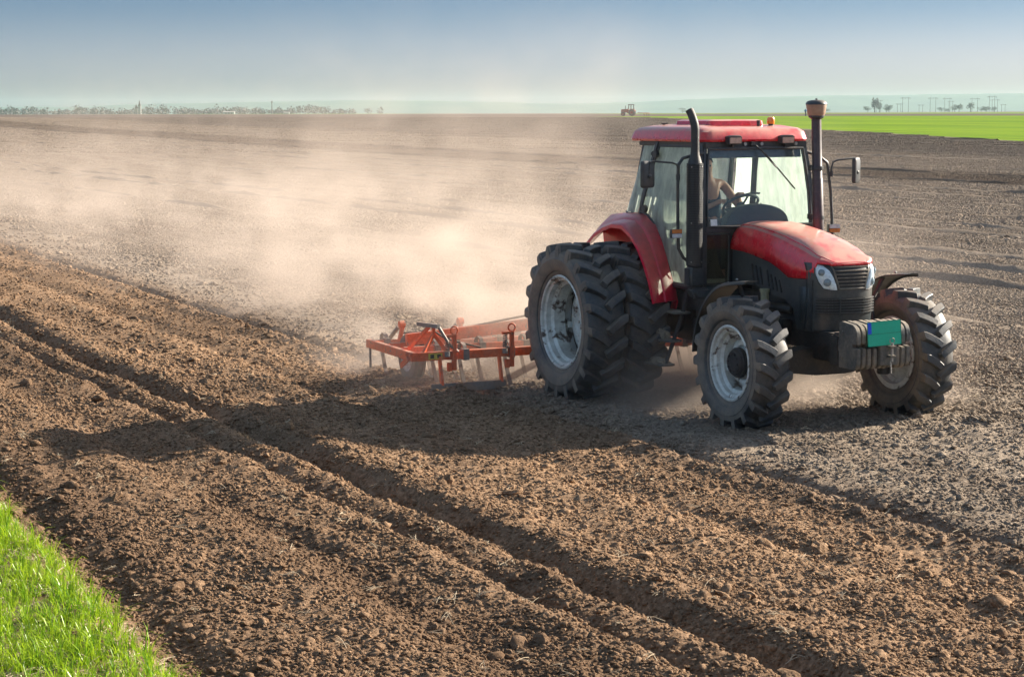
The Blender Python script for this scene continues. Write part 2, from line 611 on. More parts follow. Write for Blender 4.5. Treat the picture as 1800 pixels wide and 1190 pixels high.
def soil_material():
    m, nt, b = new_mat('soil')
    g = nt.nodes.new('ShaderNodeNewGeometry')
    pos = g.outputs['Position']
    x, y, z = xyz(nt, pos)
    v = (x - TX) * CT + (y - TY) * ST
    u = (x - TX) * ST - (y - TY) * CT
    n_big = noise(nt, pos, 0.35, 4, 0.6)
    n_mid = noise(nt, pos, 3.0, 5, 0.65)
    n_fine = noise(nt, pos, 26.0, 6, 0.7)
    n_grain = noise(nt, pos, 110.0, 3, 0.7)
    streak = noise(nt, combine(nt, v * 0.9, u * 0.06, 0.0), 1.0, 4, 0.6)
    vv = v + (n_mid - 0.5) * 0.5
    grey = vv.step(-3.1, -1.6)                                    # not yet worked: dry grey crust
    brown = mixc(nt, n_mid.step(0.3, 0.7), (0.118, 0.072, 0.042), (0.21, 0.130, 0.076))
    brown = mixc(nt, n_fine.step(0.35, 0.75), brown, (0.43, 0.285, 0.178))  # pale fine speckle: sunlit crumb highlights painted into the colour
    ash = mixc(nt, n_mid.step(0.3, 0.7), (0.155, 0.122, 0.092), (0.235, 0.186, 0.140))
    ash = mixc(nt, n_fine.step(0.4, 0.75), ash, (0.42, 0.34, 0.26))  # same painted highlights on the grey crust
    col = mixc(nt, grey, brown, ash)
    vb = v + (n_big - 0.5) * 3.0
    band = vb.step(41.0, 43.0) * vb.step(50.0, 53.0, 1.0, 0.0)
    col = mixc(nt, band * 0.6, col, (0.075, 0.052, 0.038))
    col = mixc(nt, vb.step(68.0, 74.0) * 0.45, col, (0.07, 0.06, 0.055))
    damp = streak.step(0.45, 0.62) * 0.28 + n_big.step(0.45, 0.7) * 0.15
    damp = damp + vv.step(-6.4, -4.8, 0.26, 0.0)                    # turned last, still damp
    col = mixc(nt, damp.min(0.8), col, (0.075, 0.047, 0.031))
    # far fields: young wheat, dark fallow (vertex data laid on the land)
    at = nt.nodes.new('ShaderNodeAttribute')
    at.attribute_name = 'field'
    fr, fg, fb = xyz(nt, at.outputs['Vector'])
    aw = nt.nodes.new('ShaderNodeAttribute')
    aw.attribute_name = 'wheat_edge'
    ground_only = X(nt, aw.outputs['Fac'])
    near_wheat = ground_only.step(-0.25, 0.25) * ground_only.abs().step(0.0, 0.001)
    fr = fr.max(near_wheat)
    wrow = noise(nt, combine(nt, v * 0.5, u * 0.02, 0.0), 1.0, 4, 0.65)
    wheat = mixc(nt, wrow.step(0.50, 0.60), (0.15, 0.235, 0.006), (0.065, 0.13, 0.004))
    wheat = mixc(nt, n_mid.step(0.4, 0.8) * 0.5, wheat, (0.18, 0.25, 0.008))
    patchy = noise(nt, combine(nt, v * 0.05, u * 0.012, 0.0), 1.0, 4, 0.6)
    wheat = mixc(nt, patchy.step(0.42, 0.62) * 0.55, wheat, (0.085, 0.165, 0.006))
    col = mixc(nt, fg, col, (0.10, 0.08, 0.068))
    col = mixc(nt, fr, col, wheat)
    straw = mixc(nt, n_fine.step(0.4, 0.7), (0.16, 0.115, 0.075), (0.34, 0.27, 0.18))
    col = mixc(nt, fb, col, straw)
    nt.links.new(col, b.inputs['Base Color'])
    b.inputs['Roughness'].default_value = 0.95
    b.inputs['Specular IOR Level'].default_value = 0.03
    h = n_fine * 1.0 + n_grain * 0.35
    nt.links.new(bump(nt, h, 0.9, 0.02), b.inputs['Normal'])
    return m


M['soil'] = soil_material()

FPX = 1974.0


def build_ground():
    ys = [-60.0, -20.0, 0.0, 4.0, 6.5]
    y = 8.0
    while y < 620:
        ys.append(y)
        y += max(0.0135, y * y / (CAM_H * FPX) * 1.05)
        if y > 300:
            y += 0
    ys += [660, 720, 800, 900, 1050, 1250, 1500, 1900, 2500, 3300, 4500, 6200, 8000, 9500]
    ys = np.array(ys)
    dense = np.arange(-0.45, 0.4501, 0.00076)
    outer = np.array([0.455, 0.465, 0.48, 0.51, 0.55, 0.62, 0.7, 0.8, 1.1, 1.6, 2.4, 4.0])
    ts = np.concatenate([-outer[::-1], dense, outer])
    yy = np.clip(ys, 8.0, None)
    Xg = ts[None, :] * yy[:, None]
    Yg = np.repeat(ys[:, None], len(ts), 1)
    Xg = np.clip(Xg, -9800, 9800)
    dy = np.gradient(ys)
    cell = np.maximum(np.abs(dy)[:, None] * 0.45, np.gradient(ts)[None, :] * yy[:, None])
    Z = height(Xg, Yg, cell)
    nr, nc = Xg.shape
    co = np.stack([Xg, Yg, Z], -1).reshape(-1, 3).astype(np.float32)
    idx = np.arange(nr * nc).reshape(nr, nc)
    q = np.stack([idx[:-1, :-1], idx[:-1, 1:], idx[1:, 1:], idx[1:, :-1]], -1).reshape(-1, 4).astype(np.int32)
    me = bpy.data.meshes.new('ground')
    me.vertices.add(len(co))
    me.vertices.foreach_set('co', co.ravel())
    me.loops.add(q.size)
    me.loops.foreach_set('vertex_index', q.ravel())
    me.polygons.add(len(q))
    me.polygons.foreach_set('loop_start', np.arange(0, q.size, 4, dtype=np.int32))
    me.polygons.foreach_set('loop_total', np.full(len(q), 4, dtype=np.int32))
    me.polygons.foreach_set('use_smooth', np.ones(len(q), dtype=bool))
    me.update()
    # which crop grows where
    px, py = Xg.ravel(), Yg.ravel()
    u, v = to_uv(px, py)
    xb = np.interp(py, [100, 172, 236, 282, 380, 440, 470], [58, 44.6, 37.6, 35.5, 36, 24, 10])
    xb = xb + 0.15 * perlin(py / 30.0, px * 0, 41)
    wd = np.where((py > 100) & (py < 482), np.clip(px - xb, -60, 60), -60.0)
    wheat = 0.0 * px
    wa = me.attributes.new('wheat_edge', 'FLOAT', 'POINT')
    wa.data.foreach_set('value', wd.astype(np.float32))
    far_left = sstep(-60, -90, px) * sstep(1180, 1300, py)
    strip2 = sstep(820, 860, py) * (1 - sstep(1900, 2000, py)) * sstep(40, 80, px)
    wheat = np.clip(wheat + strip2 * 0.8 + sstep(1250, 1400, py) * (1 - sstep(2500, 2700, py)) * sstep(-60, -120, px), 0, 1)
    dark = sstep(478, 486, py) * (1 - sstep(800, 860, py)) * 0.85
    dk = sstep(118, 150, py + 0.25 * px) * 0.35 * sstep(0.0, 0.25, perlin(v / 26.0, u / 160.0, 51))
    dark = np.clip(dark + dk, 0, 1)
    verge = sstep(-8.95, -9.3, v + 0.15 * perlin(u / 0.4, v / 0.4, 42))
    at = me.attributes.new('field', 'FLOAT_VECTOR', 'POINT')
    at.data.foreach_set('vector', np.stack([wheat, dark, verge], -1).astype(np.float32).ravel())
    me.materials.append(M['soil'])
    o = link('ground', me)
    tag(o, 'tilled brown field running to the horizon with furrows', kind='structure')
    return o


GROUND = build_ground()


def build_ridges():
    """long low ridges thrown up by earlier passes, all along the working direction"""
    for c in FURROWS_FAR:
        hgt, wid = 0.10 + 0.07 * random.random(), 0.14 + 0.08 * random.random()
        us = np.arange(6.0, -420.0, -0.8) if c > 5 else np.arange(-14.0, -420.0, -0.8)
        vv = c + 0.10 * perlin(us / 9.0, us * 0 + c, 31) + 0.03 * perlin(us / 1.1, us * 0 + c, 32)
        hh = hgt * (0.75 + 0.9 * perlin(us / 2.3, us * 0 + c * 1.7, 33) + 0.5 * perlin(us / 14.0, us * 0 + c * 0.7, 34))
        secs = []
        for u, v, h in zip(us, vv, hh):
            x, y = from_uv(u, v)
            if y < 20 or y > 330 or abs(x) > 0.42 * y:
                continue
            xe = np.interp(y, [100, 172, 236, 282, 380], [58, 44.6, 37.6, 35.5, 36]) - 0.8
            if y > 100 and x > xe:
                continue
            g = ground_height(x, y)
            sec = []
            for dv, k in ((-2.2, -0.3), (-1.0, 0.35), (-0.25, 1.0), (0.2, 0.95), (1.1, 0.3), (2.3, -0.3)):
                px, py = from_uv(u, v + dv * wid)
                sec.append((px, py, g + max(h, 0.0) * k - 0.01))
            secs.append(sec)
        if len(secs) > 3:
            mb = MB()
            mb.loft(secs, closed=False, caps=False)
            mb.obj('furrow_ridge', M['soil'], GROUND, smooth=50)


def ground_height(x, y):
    return float(macro(np.array([float(x)]), np.array([float(y)]))[0])


build_ridges()


# ------------------------------------------------------------------ distant hills
def hill_material():
    m, nt, b = new_mat('hill_cover')
    g = nt.nodes.new('ShaderNodeNewGeometry')
    n = noise(nt, g.outputs['Position'], 0.004, 6, 0.6)
    nt.links.new(mixc(nt, n.step(0.35, 0.65), (0.022, 0.062, 0.045), (0.04, 0.085, 0.055)), b.inputs['Base Color'])
    b.inputs['Roughness'].default_value = 1.0
    return m


M['hill'] = hill_material()


def build_hills():
    prof_x = np.array([-3.0, -0.6, -0.26, -0.225, -0.222, -0.19, -0.14, -0.08, -0.04, 0.0, 0.03, 0.06, 0.115, 0.16, 0.2, 0.245, 0.26, 0.6, 3.0])
    prof_h = np.array([20, 32, 33, 32, 30, 40, 44, 50, 46, 40, 33, 38, 52, 58, 59, 62, 63, 60, 40.0])
    t = np.concatenate([np.linspace(-1.6, -0.35, 60), np.linspace(-0.34, 0.34, 400), np.linspace(0.35, 1.6, 60)])
    h = np.interp(t, prof_x, prof_h)
    h = h + 2.2 * perlin(t * 40, t * 0, 61) + 1.2 * perlin(t * 160, t * 0, 62) + 0.9 * perlin(t * 420, t * 0, 63)
    mb = MB()
    D = 7000.0
    rows = []
    for dd, k in ((-900, -0.1), (-500, 0.35), (-220, 0.8), (0, 1.0), (500, 0.85), (1600, -0.1)):
        rr = [(tt * (D + dd * 0.3), D + dd, 2.0 + k * hh * (1 + 0.05 * (k < 1 and k > 0) * math.sin(tt * 90 + dd))) for tt, hh in zip(t, h)]
        rows.append(rr)
    mb.loft(rows, closed=False, caps=False)
    o = mb.obj('hills', M['hill'], smooth=180)
    tag(o, 'long low line of hazy green hills along the horizon', kind='structure')


build_hills()


# ------------------------------------------------------------------ wheels
def tyre_mesh(name, Rt, W, rim, nl, lh, side, lug_w, da):
    """agricultural tyre: bulged carcass and two rows of curved lugs; side = +1 mirrors it"""
    mb = MB()
    rc = Rt - lh
    h = W / 2
    prof = [(rim - 0.015, -h * 0.62), (rim + 0.012, -h * 0.74), (rim + 0.05, -h * 0.80), (rim + 0.055, -h * 0.85), (rim + (rc - rim) * 0.30, -h * 0.94),
            (rim + (rc - rim) * 0.55, -h * 1.0), (rim + (rc - rim) * 0.62, -h * 1.012), (rim + (rc - rim) * 0.64, -h * 0.99), (rim + (rc - rim) * 0.82, -h * 0.965),
            (rc - 0.035, -h * 0.90), (rc - 0.016, -h * 0.78), (rc - 0.004, -h * 0.4), (rc, 0)]
    prof = prof + [(r, -y) for r, y in reversed(prof[:-1])]
    mb.lathe(prof, 72)

    def crown(y):
        a = abs(y) / h
        return np.interp(a, [0, 0.4, 0.78, 0.90, 0.965, 1.0], [rc, rc - 0.004, rc - 0.016, rc - 0.035, rim + (rc - rim) * 0.84, rim + (rc - rim) * 0.74])
    for s in (-1, 1):
        for k in range(nl):
            a0 = 2 * math.pi * (k + (0.5 if s > 0 else 0.0)) / nl
            secs = []
            ts = (-0.05, 0.0, 0.2, 0.42, 0.64, 0.82, 0.94, 1.0, 1.03)
            for t in ts:
                y = s * h * min(t, 0.985)
                a = a0 + da * (max(t, -0.05) ** 0.85 if t > 0 else t)
                base = crown(y) - (0.012 if t < 0.99 else 0.03)
                top = {True: Rt - 0.014 * (abs(t)) ** 2, False: 0}[t <= 0.94]
                if t > 0.94:
                    top = Rt - 0.055 if t >= 1.0 else Rt - 0.03
                if t > 1.0:
                    top = base + 0.012
                if t < 0:
                    top = base + lh * 0.6
                hw = lug_w / 2 * (1.0 + 0.12 * t)
                e = (hw / Rt)
                # section runs across the lug, slanted like the lug itself
                sl = 0.55 * hw * s
                yy1, yy2 = y - sl * (1 if t < 0.9 else 0), y + sl * (1 if t < 0.9 else 0)
                P = lambda r, aa, q: (r * math.cos(aa), q, r * math.sin(aa))
                secs.append([P(base, a - e * 1.25, yy2), P(top - 0.006, a - e * 0.95, yy2), P(top, a - e * 0.7, yy2), P(top, a + e * 0.7, yy1), P(top - 0.006, a + e * 0.95, yy1), P(base, a + e * 1.25, yy1)])
            mb.loft(secs)
    if side > 0:
        mb.mirror()
    return mb.mesh(name, M['rubber'], smooth=35)


def rim_mesh(name, rf, W, dish, side):
    """steel rim: rolled flange, well and a dished disc set `dish` metres in from the outer flange (outer side is -Y)"""
    h = W / 2 * 0.76
    mb = MB()
    prof = [(rf - 0.012, h), (rf + 0.004, h), (rf - 0.002, h - 0.02), (rf - 0.04, h - 0.035), (rf - 0.052, h * 0.55), (rf - 0.085, h * 0.45), (rf - 0.085, -h * 0.25),
            (rf - 0.052, -h * 0.42), (rf - 0.040, -h + 0.035), (rf - 0.004, -h + 0.02), (rf + 0.008, -h), (rf - 0.010, -h - 0.008), (rf - 0.022, -h), (rf - 0.030, -h + 0.03),
            (rf - 0.056, -h + 0.045), (rf - 0.066, -h * 0.45), (rf - 0.098, -h * 0.30), (rf - 0.098, h * 0.45), (rf - 0.06, h * 0.6), (rf - 0.05, h)]
    mb.lathe(prof, 56, close=True)
    yd = -h + dish
    r1 = rf - 0.094
    mb.lathe([(r1, yd + 0.02), (r1 - 0.03, yd - 0.01), (r1 * 0.72, yd - 0.035), (r1 * 0.62, yd - 0.03), (r1 * 0.55, yd), (0.02, yd + 0.004), (0.02, yd + 0.02), (r1 * 0.56, yd + 0.018), (r1 - 0.03, yd + 0.012)], 56, close=True)
    for k in range(8):
        a = 2 * math.pi * (k + 0.5) / 8
        mb.lathe([(0.0, yd - 0.03), (0.016, yd - 0.028), (0.016, yd + 0.005)], 6, o=(r1 * 0.46 * math.cos(a), 0, r1 * 0.46 * math.sin(a)))
    for k in range(4):                                         # lugs that clamp the rim to the disc
        a = 2 * math.pi * k / 4 + 0.4
        mb.box((r1 * 0.93 * math.cos(a), yd - 0.03, r1 * 0.93 * math.sin(a)), (0.05, 0.05, 0.07), Matrix.Rotation(-a, 3, 'Y'))
    if side > 0:
        mb.mirror()
    return mb.mesh(name, M['rim'], smooth=35)


def hub_mesh(name, r, y0, depth, side):
    mb = MB()
    mb.lathe([(0.0, y0 - depth), (r * 0.75, y0 - depth), (r * 0.86, y0 - depth + 0.015), (r * 0.9, y0 - depth * 0.6), (r, y0 - depth * 0.5), (r, y0)], 28)
    for k in range(10):
        a = 2 * math.pi * k / 10
        mb.lathe([(0.0, y0 - depth - 0.012), (0.013, y0 - depth - 0.01), (0.013, y0 - depth + 0.01)], 6, o=(r * 0.6 * math.cos(a), 0, r * 0.6 * math.sin(a)))
    if side > 0:
        mb.mirror()
    return mb.mesh(name, M['hub'], smooth=35)


# ------------------------------------------------------------------ the tractor
tractor = thing('tractor', (TX, TY, 0.0), TROT, 'red four-wheel-drive tractor with dual rear tyres and black nose pulling an orange cultivator', 'tractor')
T = tractor
FX = 2.64                                                      # front axle
FR, FW, FRIM = 0.685, 0.40, 0.385
RR, RW, RRIM = 0.89, 0.48, 0.525
SINK = 0.045

for side in (-1, 1):
    ty = tyre_mesh('tyre', FR, FW, FRIM, 18, 0.052, side, 0.066, 0.19)
    w = link('front_wheel', rim_mesh('front_wheel', FRIM, FW, 0.19, side), T)
    w.location = (FX, side * 1.0, FR - SINK)
    w.rotation_euler = (0, 0.11 if side < 0 else 0.31, 0)
    link('tyre', ty, w)
    link('hub', hub_mesh('hub', 0.155, -0.02 * 1, 0.09, side), w)
    ty = tyre_mesh('tyre', RR, RW, RRIM, 20, 0.062, side, 0.074, 0.18)
    rim_in = rim_mesh('rear_wheel', RRIM, RW, 0.22, side)
    rim_out = rim_mesh('rear_wheel', RRIM, RW, 0.345, side)
    for k, (yc, rm) in enumerate(((1.08, rim_in), (1.60, rim_out))):
        w = link('rear_wheel', rm, T)
        w.location = (0, side * yc, RR - SINK)
        w.rotation_euler = (0, 0.08 + 0.12 * k, 0)
        link('tyre', ty, w)
        link('hub', hub_mesh('hub', 0.17, 0.17, 0.03, side), w)

# running gear
mb = MB()
mb.tube([(0, -1.46, RR - SINK), (0, 1.46, RR - SINK)], 0.115, 16)
mb.tube([(0, -0.75, RR - SINK), (0, 0.75, RR - SINK)], 0.19, 16)
mb.box((0.0, 0, 0.9), (0.7, 0.56, 0.62))
mb.obj('rear_axle', M['chassis'], T, bevel=0.01)
mb = MB()
mb.box((0.85, 0, 0.86), (1.15, 0.46, 0.5))
mb.box((0.9, -0.42, 1.12), (0.95, 0.5, 0.2))
mb.box((0.9, 0.42, 1.12), (0.95, 0.5, 0.2))
mb.obj('gearbox', M['chassis'], T, bevel=0.02)
mb = MB()
mb.box((2.1, 0, 1.0), (1.5, 0.42, 0.52))
mb.box((2.1, 0, 1.38), (1.3, 0.34, 0.3))
mb.tube([(1.75, -0.26, 1.13), (2.45, -0.26, 1.13)], 0.05, 10)
mb.tube([(1.9, -0.24, 0.85), (1.9, -0.34, 0.85)], 0.07, 12)
mb.box((2.2, -0.28, 0.92), (0.3, 0.14, 0.2))
mb.obj('engine', M['chassis'], T, bevel=0.015)
mb = MB()
mb.tube([(2.10, -0.40, 1.17), (2.10, -0.40, 1.29)], 0.045, 14)
mb.tube([(2.10, -0.40, 1.29), (2.10, -0.40, 1.33)], 0.055, 14)
mb.tube([(2.10, -0.40, 1.31), (2.10, -0.2, 1.31)], 0.02, 8)
mb.obj('filter_bowl', paint('bowl_plastic', (0.24, 0.26, 0.15), 0.4, 0, 0.4), T)
mb = MB()
mb.loft([[(FX + 0.12, y, 0.62 - z), (FX + 0.12, y, 0.62 + z), (FX - 0.12, y, 0.62 + z), (FX - 0.12, y, 0.62 - z)] for y, z in ((-0.80, 0.09), (-0.5, 0.11), (-0.18, 0.15), (0.18, 0.15), (0.5, 0.11), (0.80, 0.09))])
for s in (-1, 1):
    mb.tube([(FX, s * 0.72, 0.64), (FX, s * 0.95, 0.64)], 0.15, 16)
    mb.tube([(FX, s * 0.74, 0.42), (FX, s * 0.74, 0.86)], 0.07, 12)
    mb.tube([(FX - 0.2, s * 0.15, 0.66), (FX - 0.22, s * 0.72, 0.62)], 0.022, 8)
mb.obj('front_axle', M['chassis'], T, bevel=0.01)
mb = MB()
mb.box((2.95, 0, 0.80), (0.72, 0.46, 0.3))
mb.box((3.15, 0, 0.88), (0.5, 0.62, 0.16))
mb.box((3.33, -0.30, 0.80), (0.16, 0.11, 0.3))
mb.box((3.33, 0.30, 0.80), (0.16, 0.11, 0.3))
mb.tube([(3.33, -0.3, 0.93), (3.33, -0.3, 0.985)], 0.05, 12)
mb.obj('front_frame', M['chassis'], T, bevel=0.015)
mb = MB()
mb.box((1.0, 0.52, 0.75), (0.9, 0.34, 0.5))
mb.obj('fuel_tank', M['black'], T, bevel=0.04, seg=3)
mb = MB()
mb.box((1.32, -0.5, 0.86), (0.34, 0.34, 0.44))
mb.box((1.05, -0.46, 0.8), (0.25, 0.3, 0.3))
mb.obj('tool_box', M['chassis'], T, bevel=0.03)


# hood -----------------------------------------------------------
def hood_w(x):
    a = min(max((x - 2.82) / 0.31, 0), 0.9999)
    return 0.37 * (1 - a ** 2.5) ** 0.4


def hood_zt(x):
    return float(np.interp(x, [1.4, 1.52, 1.75, 2.0, 2.3, 2.6, 2.8, 2.93, 3.02, 3.08, 3.12], [1.985, 2.012, 2.0, 1.973, 1.932, 1.872, 1.808, 1.752, 1.705, 1.672, 1.645]))


def hood_zr(x):
    return float(np.interp(x, [1.38, 1.75, 2.13, 2.32, 2.5, 2.62, 2.9, 2.95, 2.99, 3.12], [1.712, 1.675, 1.615, 1.555, 1.478, 1.478, 1.49, 1.55, 1.648, 1.638]))


GF = [0, 0.012, 0.045, 0.10, 0.115, 0.20, 0.42, 0.72, 1.0]
YF = [0, 0.40, 0.66, 0.77, 0.775, 0.87, 0.965, 1.0, 1.0]


def hood_section(x, off=0.0):
    w, zt, zr = hood_w(x), hood_zt(x), hood_zr(x)
    half = [(w * yf + (off if yf > .7 else 0), zt - (zt - zr) * gf - (0.006 if i == 4 else 0)) for i, (gf, yf) in enumerate(zip(GF, YF))]
    return half


xs = [1.42, 1.5, 1.6, 1.75, 1.9, 2.05, 2.13, 2.22, 2.32, 2.41, 2.5, 2.56, 2.62, 2.7, 2.8, 2.86, 2.91, 2.95, 2.99, 3.03, 3.06, 3.085, 3.105]
mb = MB()
secs = []
for x in xs:
    hs = hood_section(x)
    full = [(x - 0.11 * ((hood_zt(x) - z) / 0.3) * (x < 1.6), -y, z) for y, z in reversed(hs)] + [(x - 0.11 * ((hood_zt(x) - z) / 0.3) * (x < 1.6), y, z) for y, z in hs[1:]]
    secs.append(full)
mb.loft(secs, closed=False, caps=False)
o = mb.obj('hood', M['red'], T, smooth=28)
md = o.modifiers.new('thick', 'SOLIDIFY')
md.thickness = 0.012
md.offset = -1
# front closing lip of the hood
mb = MB()
mb.tube([(3.1 - 0.02 + 0.02 * (1 - (y / 0.23) ** 2), y, 1.642) for y in np.linspace(-0.235, 0.235, 13)], 0.014, 8)
mb.obj('hood_lip', M['red'], T)

# black lower side panels, with louvre slots
for s in (-1, 1):
    top = [(x, hood_zr(x) - 0.004) for x in (1.36, 1.75, 2.0, 2.13, 2.32, 2.5, 2.62, 2.9)] + [(2.95, 1.486)]
    low = [(2.95, 0.95), (2.66, 0.95), (2.58, 1.16), (2.42, 1.24), (2.15, 1.27), (1.85, 1.34), (1.36, 1.34)]
    poly = top + low
    y0, y1 = s * 0.335, s * 0.362
    mb = MB()
    mb.prism([(x, y0, z) for x, z in poly], [(x, y1, z) for x, z in poly])
    pan = mb.obj('side_panel', M['black'], T, bevel=0.006)
    for k, x in enumerate((1.78, 1.86, 1.94, 2.08, 2.16, 2.24, 2.32)):
        z1 = hood_zr(x) - 0.10 - 0.02 * (k > 3)
        mb = MB()
        mb.beam((x, s * 0.366, z1), (x + 0.055, s * 0.366, z1 - 0.22 + 0.015 * k), 0.014, 0.022)
        mb.obj('louvre', M['ink'], pan, bevel=0.003)
    mb = MB()
    mb.prism([(2.70, s * 0.360, 1.40), (2.90, s * 0.360, 1.41), (2.90, s * 0.360, 1.02), (2.74, s * 0.360, 1.02)],
             [(2.71, s * 0.368, 1.39), (2.89, s * 0.368, 1.40), (2.89, s * 0.368, 1.03), (2.75, s * 0.368, 1.03)])
    mb.obj('access_cover', M['black'], pan, bevel=0.004)


# nose: fascia, grilles, headlights
def nose(y, z, off=0.0):
    a = min(abs(y) / 0.37, 0.9995)
    c = (1 - a ** 2.5) ** 0.4
    x = 2.82 + 0.31 * c - 0.05 * float(sstep(1.56, 1.68, z)) - 0.03 * float(sstep(1.2, 0.95, z))
    # outward normal in plan
    e = 1e-3
    a2 = min((abs(y) + e) / 0.37, 0.9999)
    dx = 0.31 * ((1 - a2 ** 2.5) ** 0.4 - c)
    n = Vector((e, -dx if y >= 0 else dx, 0))
    if y < 0:
        n = Vector((e, dx, 0))
    n.normalize()
    return (x + n.x * off, y + n.y * off, z)


yss = [0.37 * math.sin(a) for a in np.linspace(-1.54, 1.54, 41)]
zss = [0.95, 0.98, 1.04, 1.1, 1.13, 1.30, 1.34, 1.385, 1.45, 1.55, 1.60, 1.63, 1.655]
mb = MB()
mb.loft([[nose(y, z) for y in yss] for z in zss], closed=False, caps=False)
o = mb.obj('nose_panel', M['black'], T, smooth=35)
md = o.modifiers.new('thick', 'SOLIDIFY')
md.thickness = 0.02
md.offset = -1


def gh(z):
    return 0.14 + (z - 1.40) / 0.236 * 0.072


fr = MB()                                                     # frame round the upper grille
ring = [(-gh(1.40) - .012, 1.395), (gh(1.40) + .012, 1.395), (gh(1.636) + .012, 1.643), (-gh(1.636) - .012, 1.643)]
pts = []
for (a, b) in zip(ring, ring[1:] + ring[:1]):
    for t in np.linspace(0, 1, 9)[:-1]:
        pts.append(nose(a[0] + (b[0] - a[0]) * t, a[1] + (b[1] - a[1]) * t, 0.006))
fr.tube(pts, 0.009, 8, closed=True)
gr = fr.obj('grille', paint('grille_frame', (0.10, 0.095, 0.08), 0.5, 0, 0.4, dust_col=(0.34, 0.29, 0.22)), T)
mb = MB()
mb.loft([[nose(y, z, 0.003) for y in np.linspace(-gh(z), gh(z), 15)] for z in (1.40, 1.46, 1.52, 1.58, 1.638)], closed=False, caps=False)
mb.obj('grille_backing', M['ink'], gr)
M['slat'] = paint('slat_plastic', (0.06, 0.058, 0.05), 0.45, 0, 0.5, top=0.7, dust_col=(0.36, 0.30, 0.23))
for k in range(6):
    z = 1.432 + k * 0.0365
    mb = MB()
    for y0, y1 in zip(np.linspace(-gh(z), gh(z), 13)[:-1], np.linspace(-gh(z), gh(z), 13)[1:]):
        a, b = nose(y0, z, 0.008), nose(y1, z, 0.008)
        mb.beam(a, b, 0.016, 0.009)
    mb.obj('grille_slat', M['slat'], gr)
lg = MB()
lg.loft([[nose(y, z, 0.003) for y in np.linspace(-0.338, 0.338, 31)] for z in (1.135, 1.3)], closed=False, caps=False)
lgr = lg.obj('lower_grille', M['ink'], T)
for k in range(6):
    z = 1.148 + k * 0.028
    mb = MB()
    ysl = [0.37 * math.sin(a) for a in np.linspace(-1.16, 1.16, 23)]
    for y0, y1 in zip(ysl[:-1], ysl[1:]):
        mb.beam(nose(y0, z, 0.006), nose(y1, z, 0.006), 0.03, 0.010)
    mb.obj('grille_slat', M['black'], lgr)
for y in (-0.14, 0.14):
    mb = MB()
    mb.beam(nose(y, 1.135, 0.01), nose(y, 1.3, 0.01), 0.012, 0.016)
    mb.obj('grille_bar', M['black'], lgr)
HL = [(-0.319, 1.644), (-0.284, 1.632), (-0.242, 1.584), (-0.206, 1.513), (-0.177, 1.43), (-0.169, 1.381), (-0.222, 1.382), (-0.291, 1.397), (-0.325, 1.466), (-0.343, 1.548), (-0.339, 1.607)]
for s in (-1, 1):
    P = [(y * -s, z) for y, z in HL]
    cy_, cz_ = sum(p[0] for p in P) / len(P), sum(p[1] for p in P) / len(P)
    mb = MB()
    vs = [nose(cy_, cz_, 0.030)]
    fs = []
    n = len(P)
    for j, (f, off) in enumerate(((0.45, 0.027), (0.8, 0.018), (0.93, 0.009), (1.0, 0.002))):
        vs += [nose(cy_ + (y - cy_) * f, cz_ + (z - cz_) * f, off) for y, z in P]
    for k in range(n):
        k2 = (k + 1) % n
        fs.append((0, 1 + k, 1 + k2))
        for j in range(3):
            fs.append((1 + j * n + k, 1 + (j + 1) * n + k, 1 + (j + 1) * n + k2, 1 + j * n + k2))
    mb.add(vs, fs)
    hl = mb.obj('headlight', M['headlight'], T, smooth=60)
    mb = MB()
    for f, r_ in ((1.0, 0.008), ):
        mb.tube([nose(cy_ + (y - cy_) * 1.04, cz_ + (z - cz_) * 1.03, 0.002) for y, z in P], 0.008, 8, closed=True)
    mb.obj('bezel', M['black'], hl)
    for (ly, lz, lr) in ((-0.303, 1.563, 0.034), (-0.262, 1.462, 0.040)):
        c = Vector(nose(ly * -s, lz, 0.026))
        d = (Vector(nose(ly * -s, lz, 0.05)) - c).normalized()
        a, b = frame_for(d)
        mb = MB()
        secs = []
        for rr_, q in ((lr, -0.004), (lr, 0.006), (lr * 0.86, 0.009), (lr * 0.8, 0.004), (lr * 0.45, 0.012), (0.004, 0.016)):
            secs.append([c + d * q + (a * math.cos(t) + b * math.sin(t)) * rr_ for t in np.linspace(0, 2 * math.pi, 21)[:-1]])
        mb.loft(secs)
        mb.obj('lamp', M['lamp_glass'], hl, smooth=50)

# front weights, plate, towing pin
WP = [(3.40, 1.09), (3.44, 1.105), (3.63, 1.085), (3.68, 1.06), (3.705, 1.02), (3.715, 0.96), (3.715, 0.895), (3.64, 0.89), (3.64, 0.855), (3.715, 0.85), (3.715, 0.70), (3.705, 0.665), (3.67, 0.64), (3.40, 0.64), (3.40, 0.80), (3.34, 0.80), (3.34, 0.92), (3.40, 0.92)]
for k in range(10):
    y = -0.315 + k * 0.0662
    dz = 0.004 * math.sin(k * 2.3)
    dx = 0.006 * math.cos(k * 1.7)
    mb = MB()
    mb.prism([(x + dx, y - 0.027, z + dz) for x, z in WP], [(x + dx, y + 0.027, z + dz) for x, z in WP])
    wgt = mb.obj('front_weight', M['iron'], T, bevel=0.007)
    if k == 0:
        for z in (0.74, 1.0):
            mb = MB()
            mb.lathe([(0.0, -0.352), (0.017, -0.352), (0.017, -0.335)], 8, o=(3.47, 0, z))
            mb.obj('bolt', M['iron'], wgt)
mb = MB()
mb.box((3.725, 0.02, 0.80), (0.05, 0.2, 0.24))
mb.box((3.775, 0.03, 0.865), (0.085, 0.07, 0.024))
mb.box((3.775, 0.03, 0.77), (0.085, 0.07, 0.024))
hk = mb.obj('tow_hitch', M['iron'], T, bevel=0.006)
mb = MB()
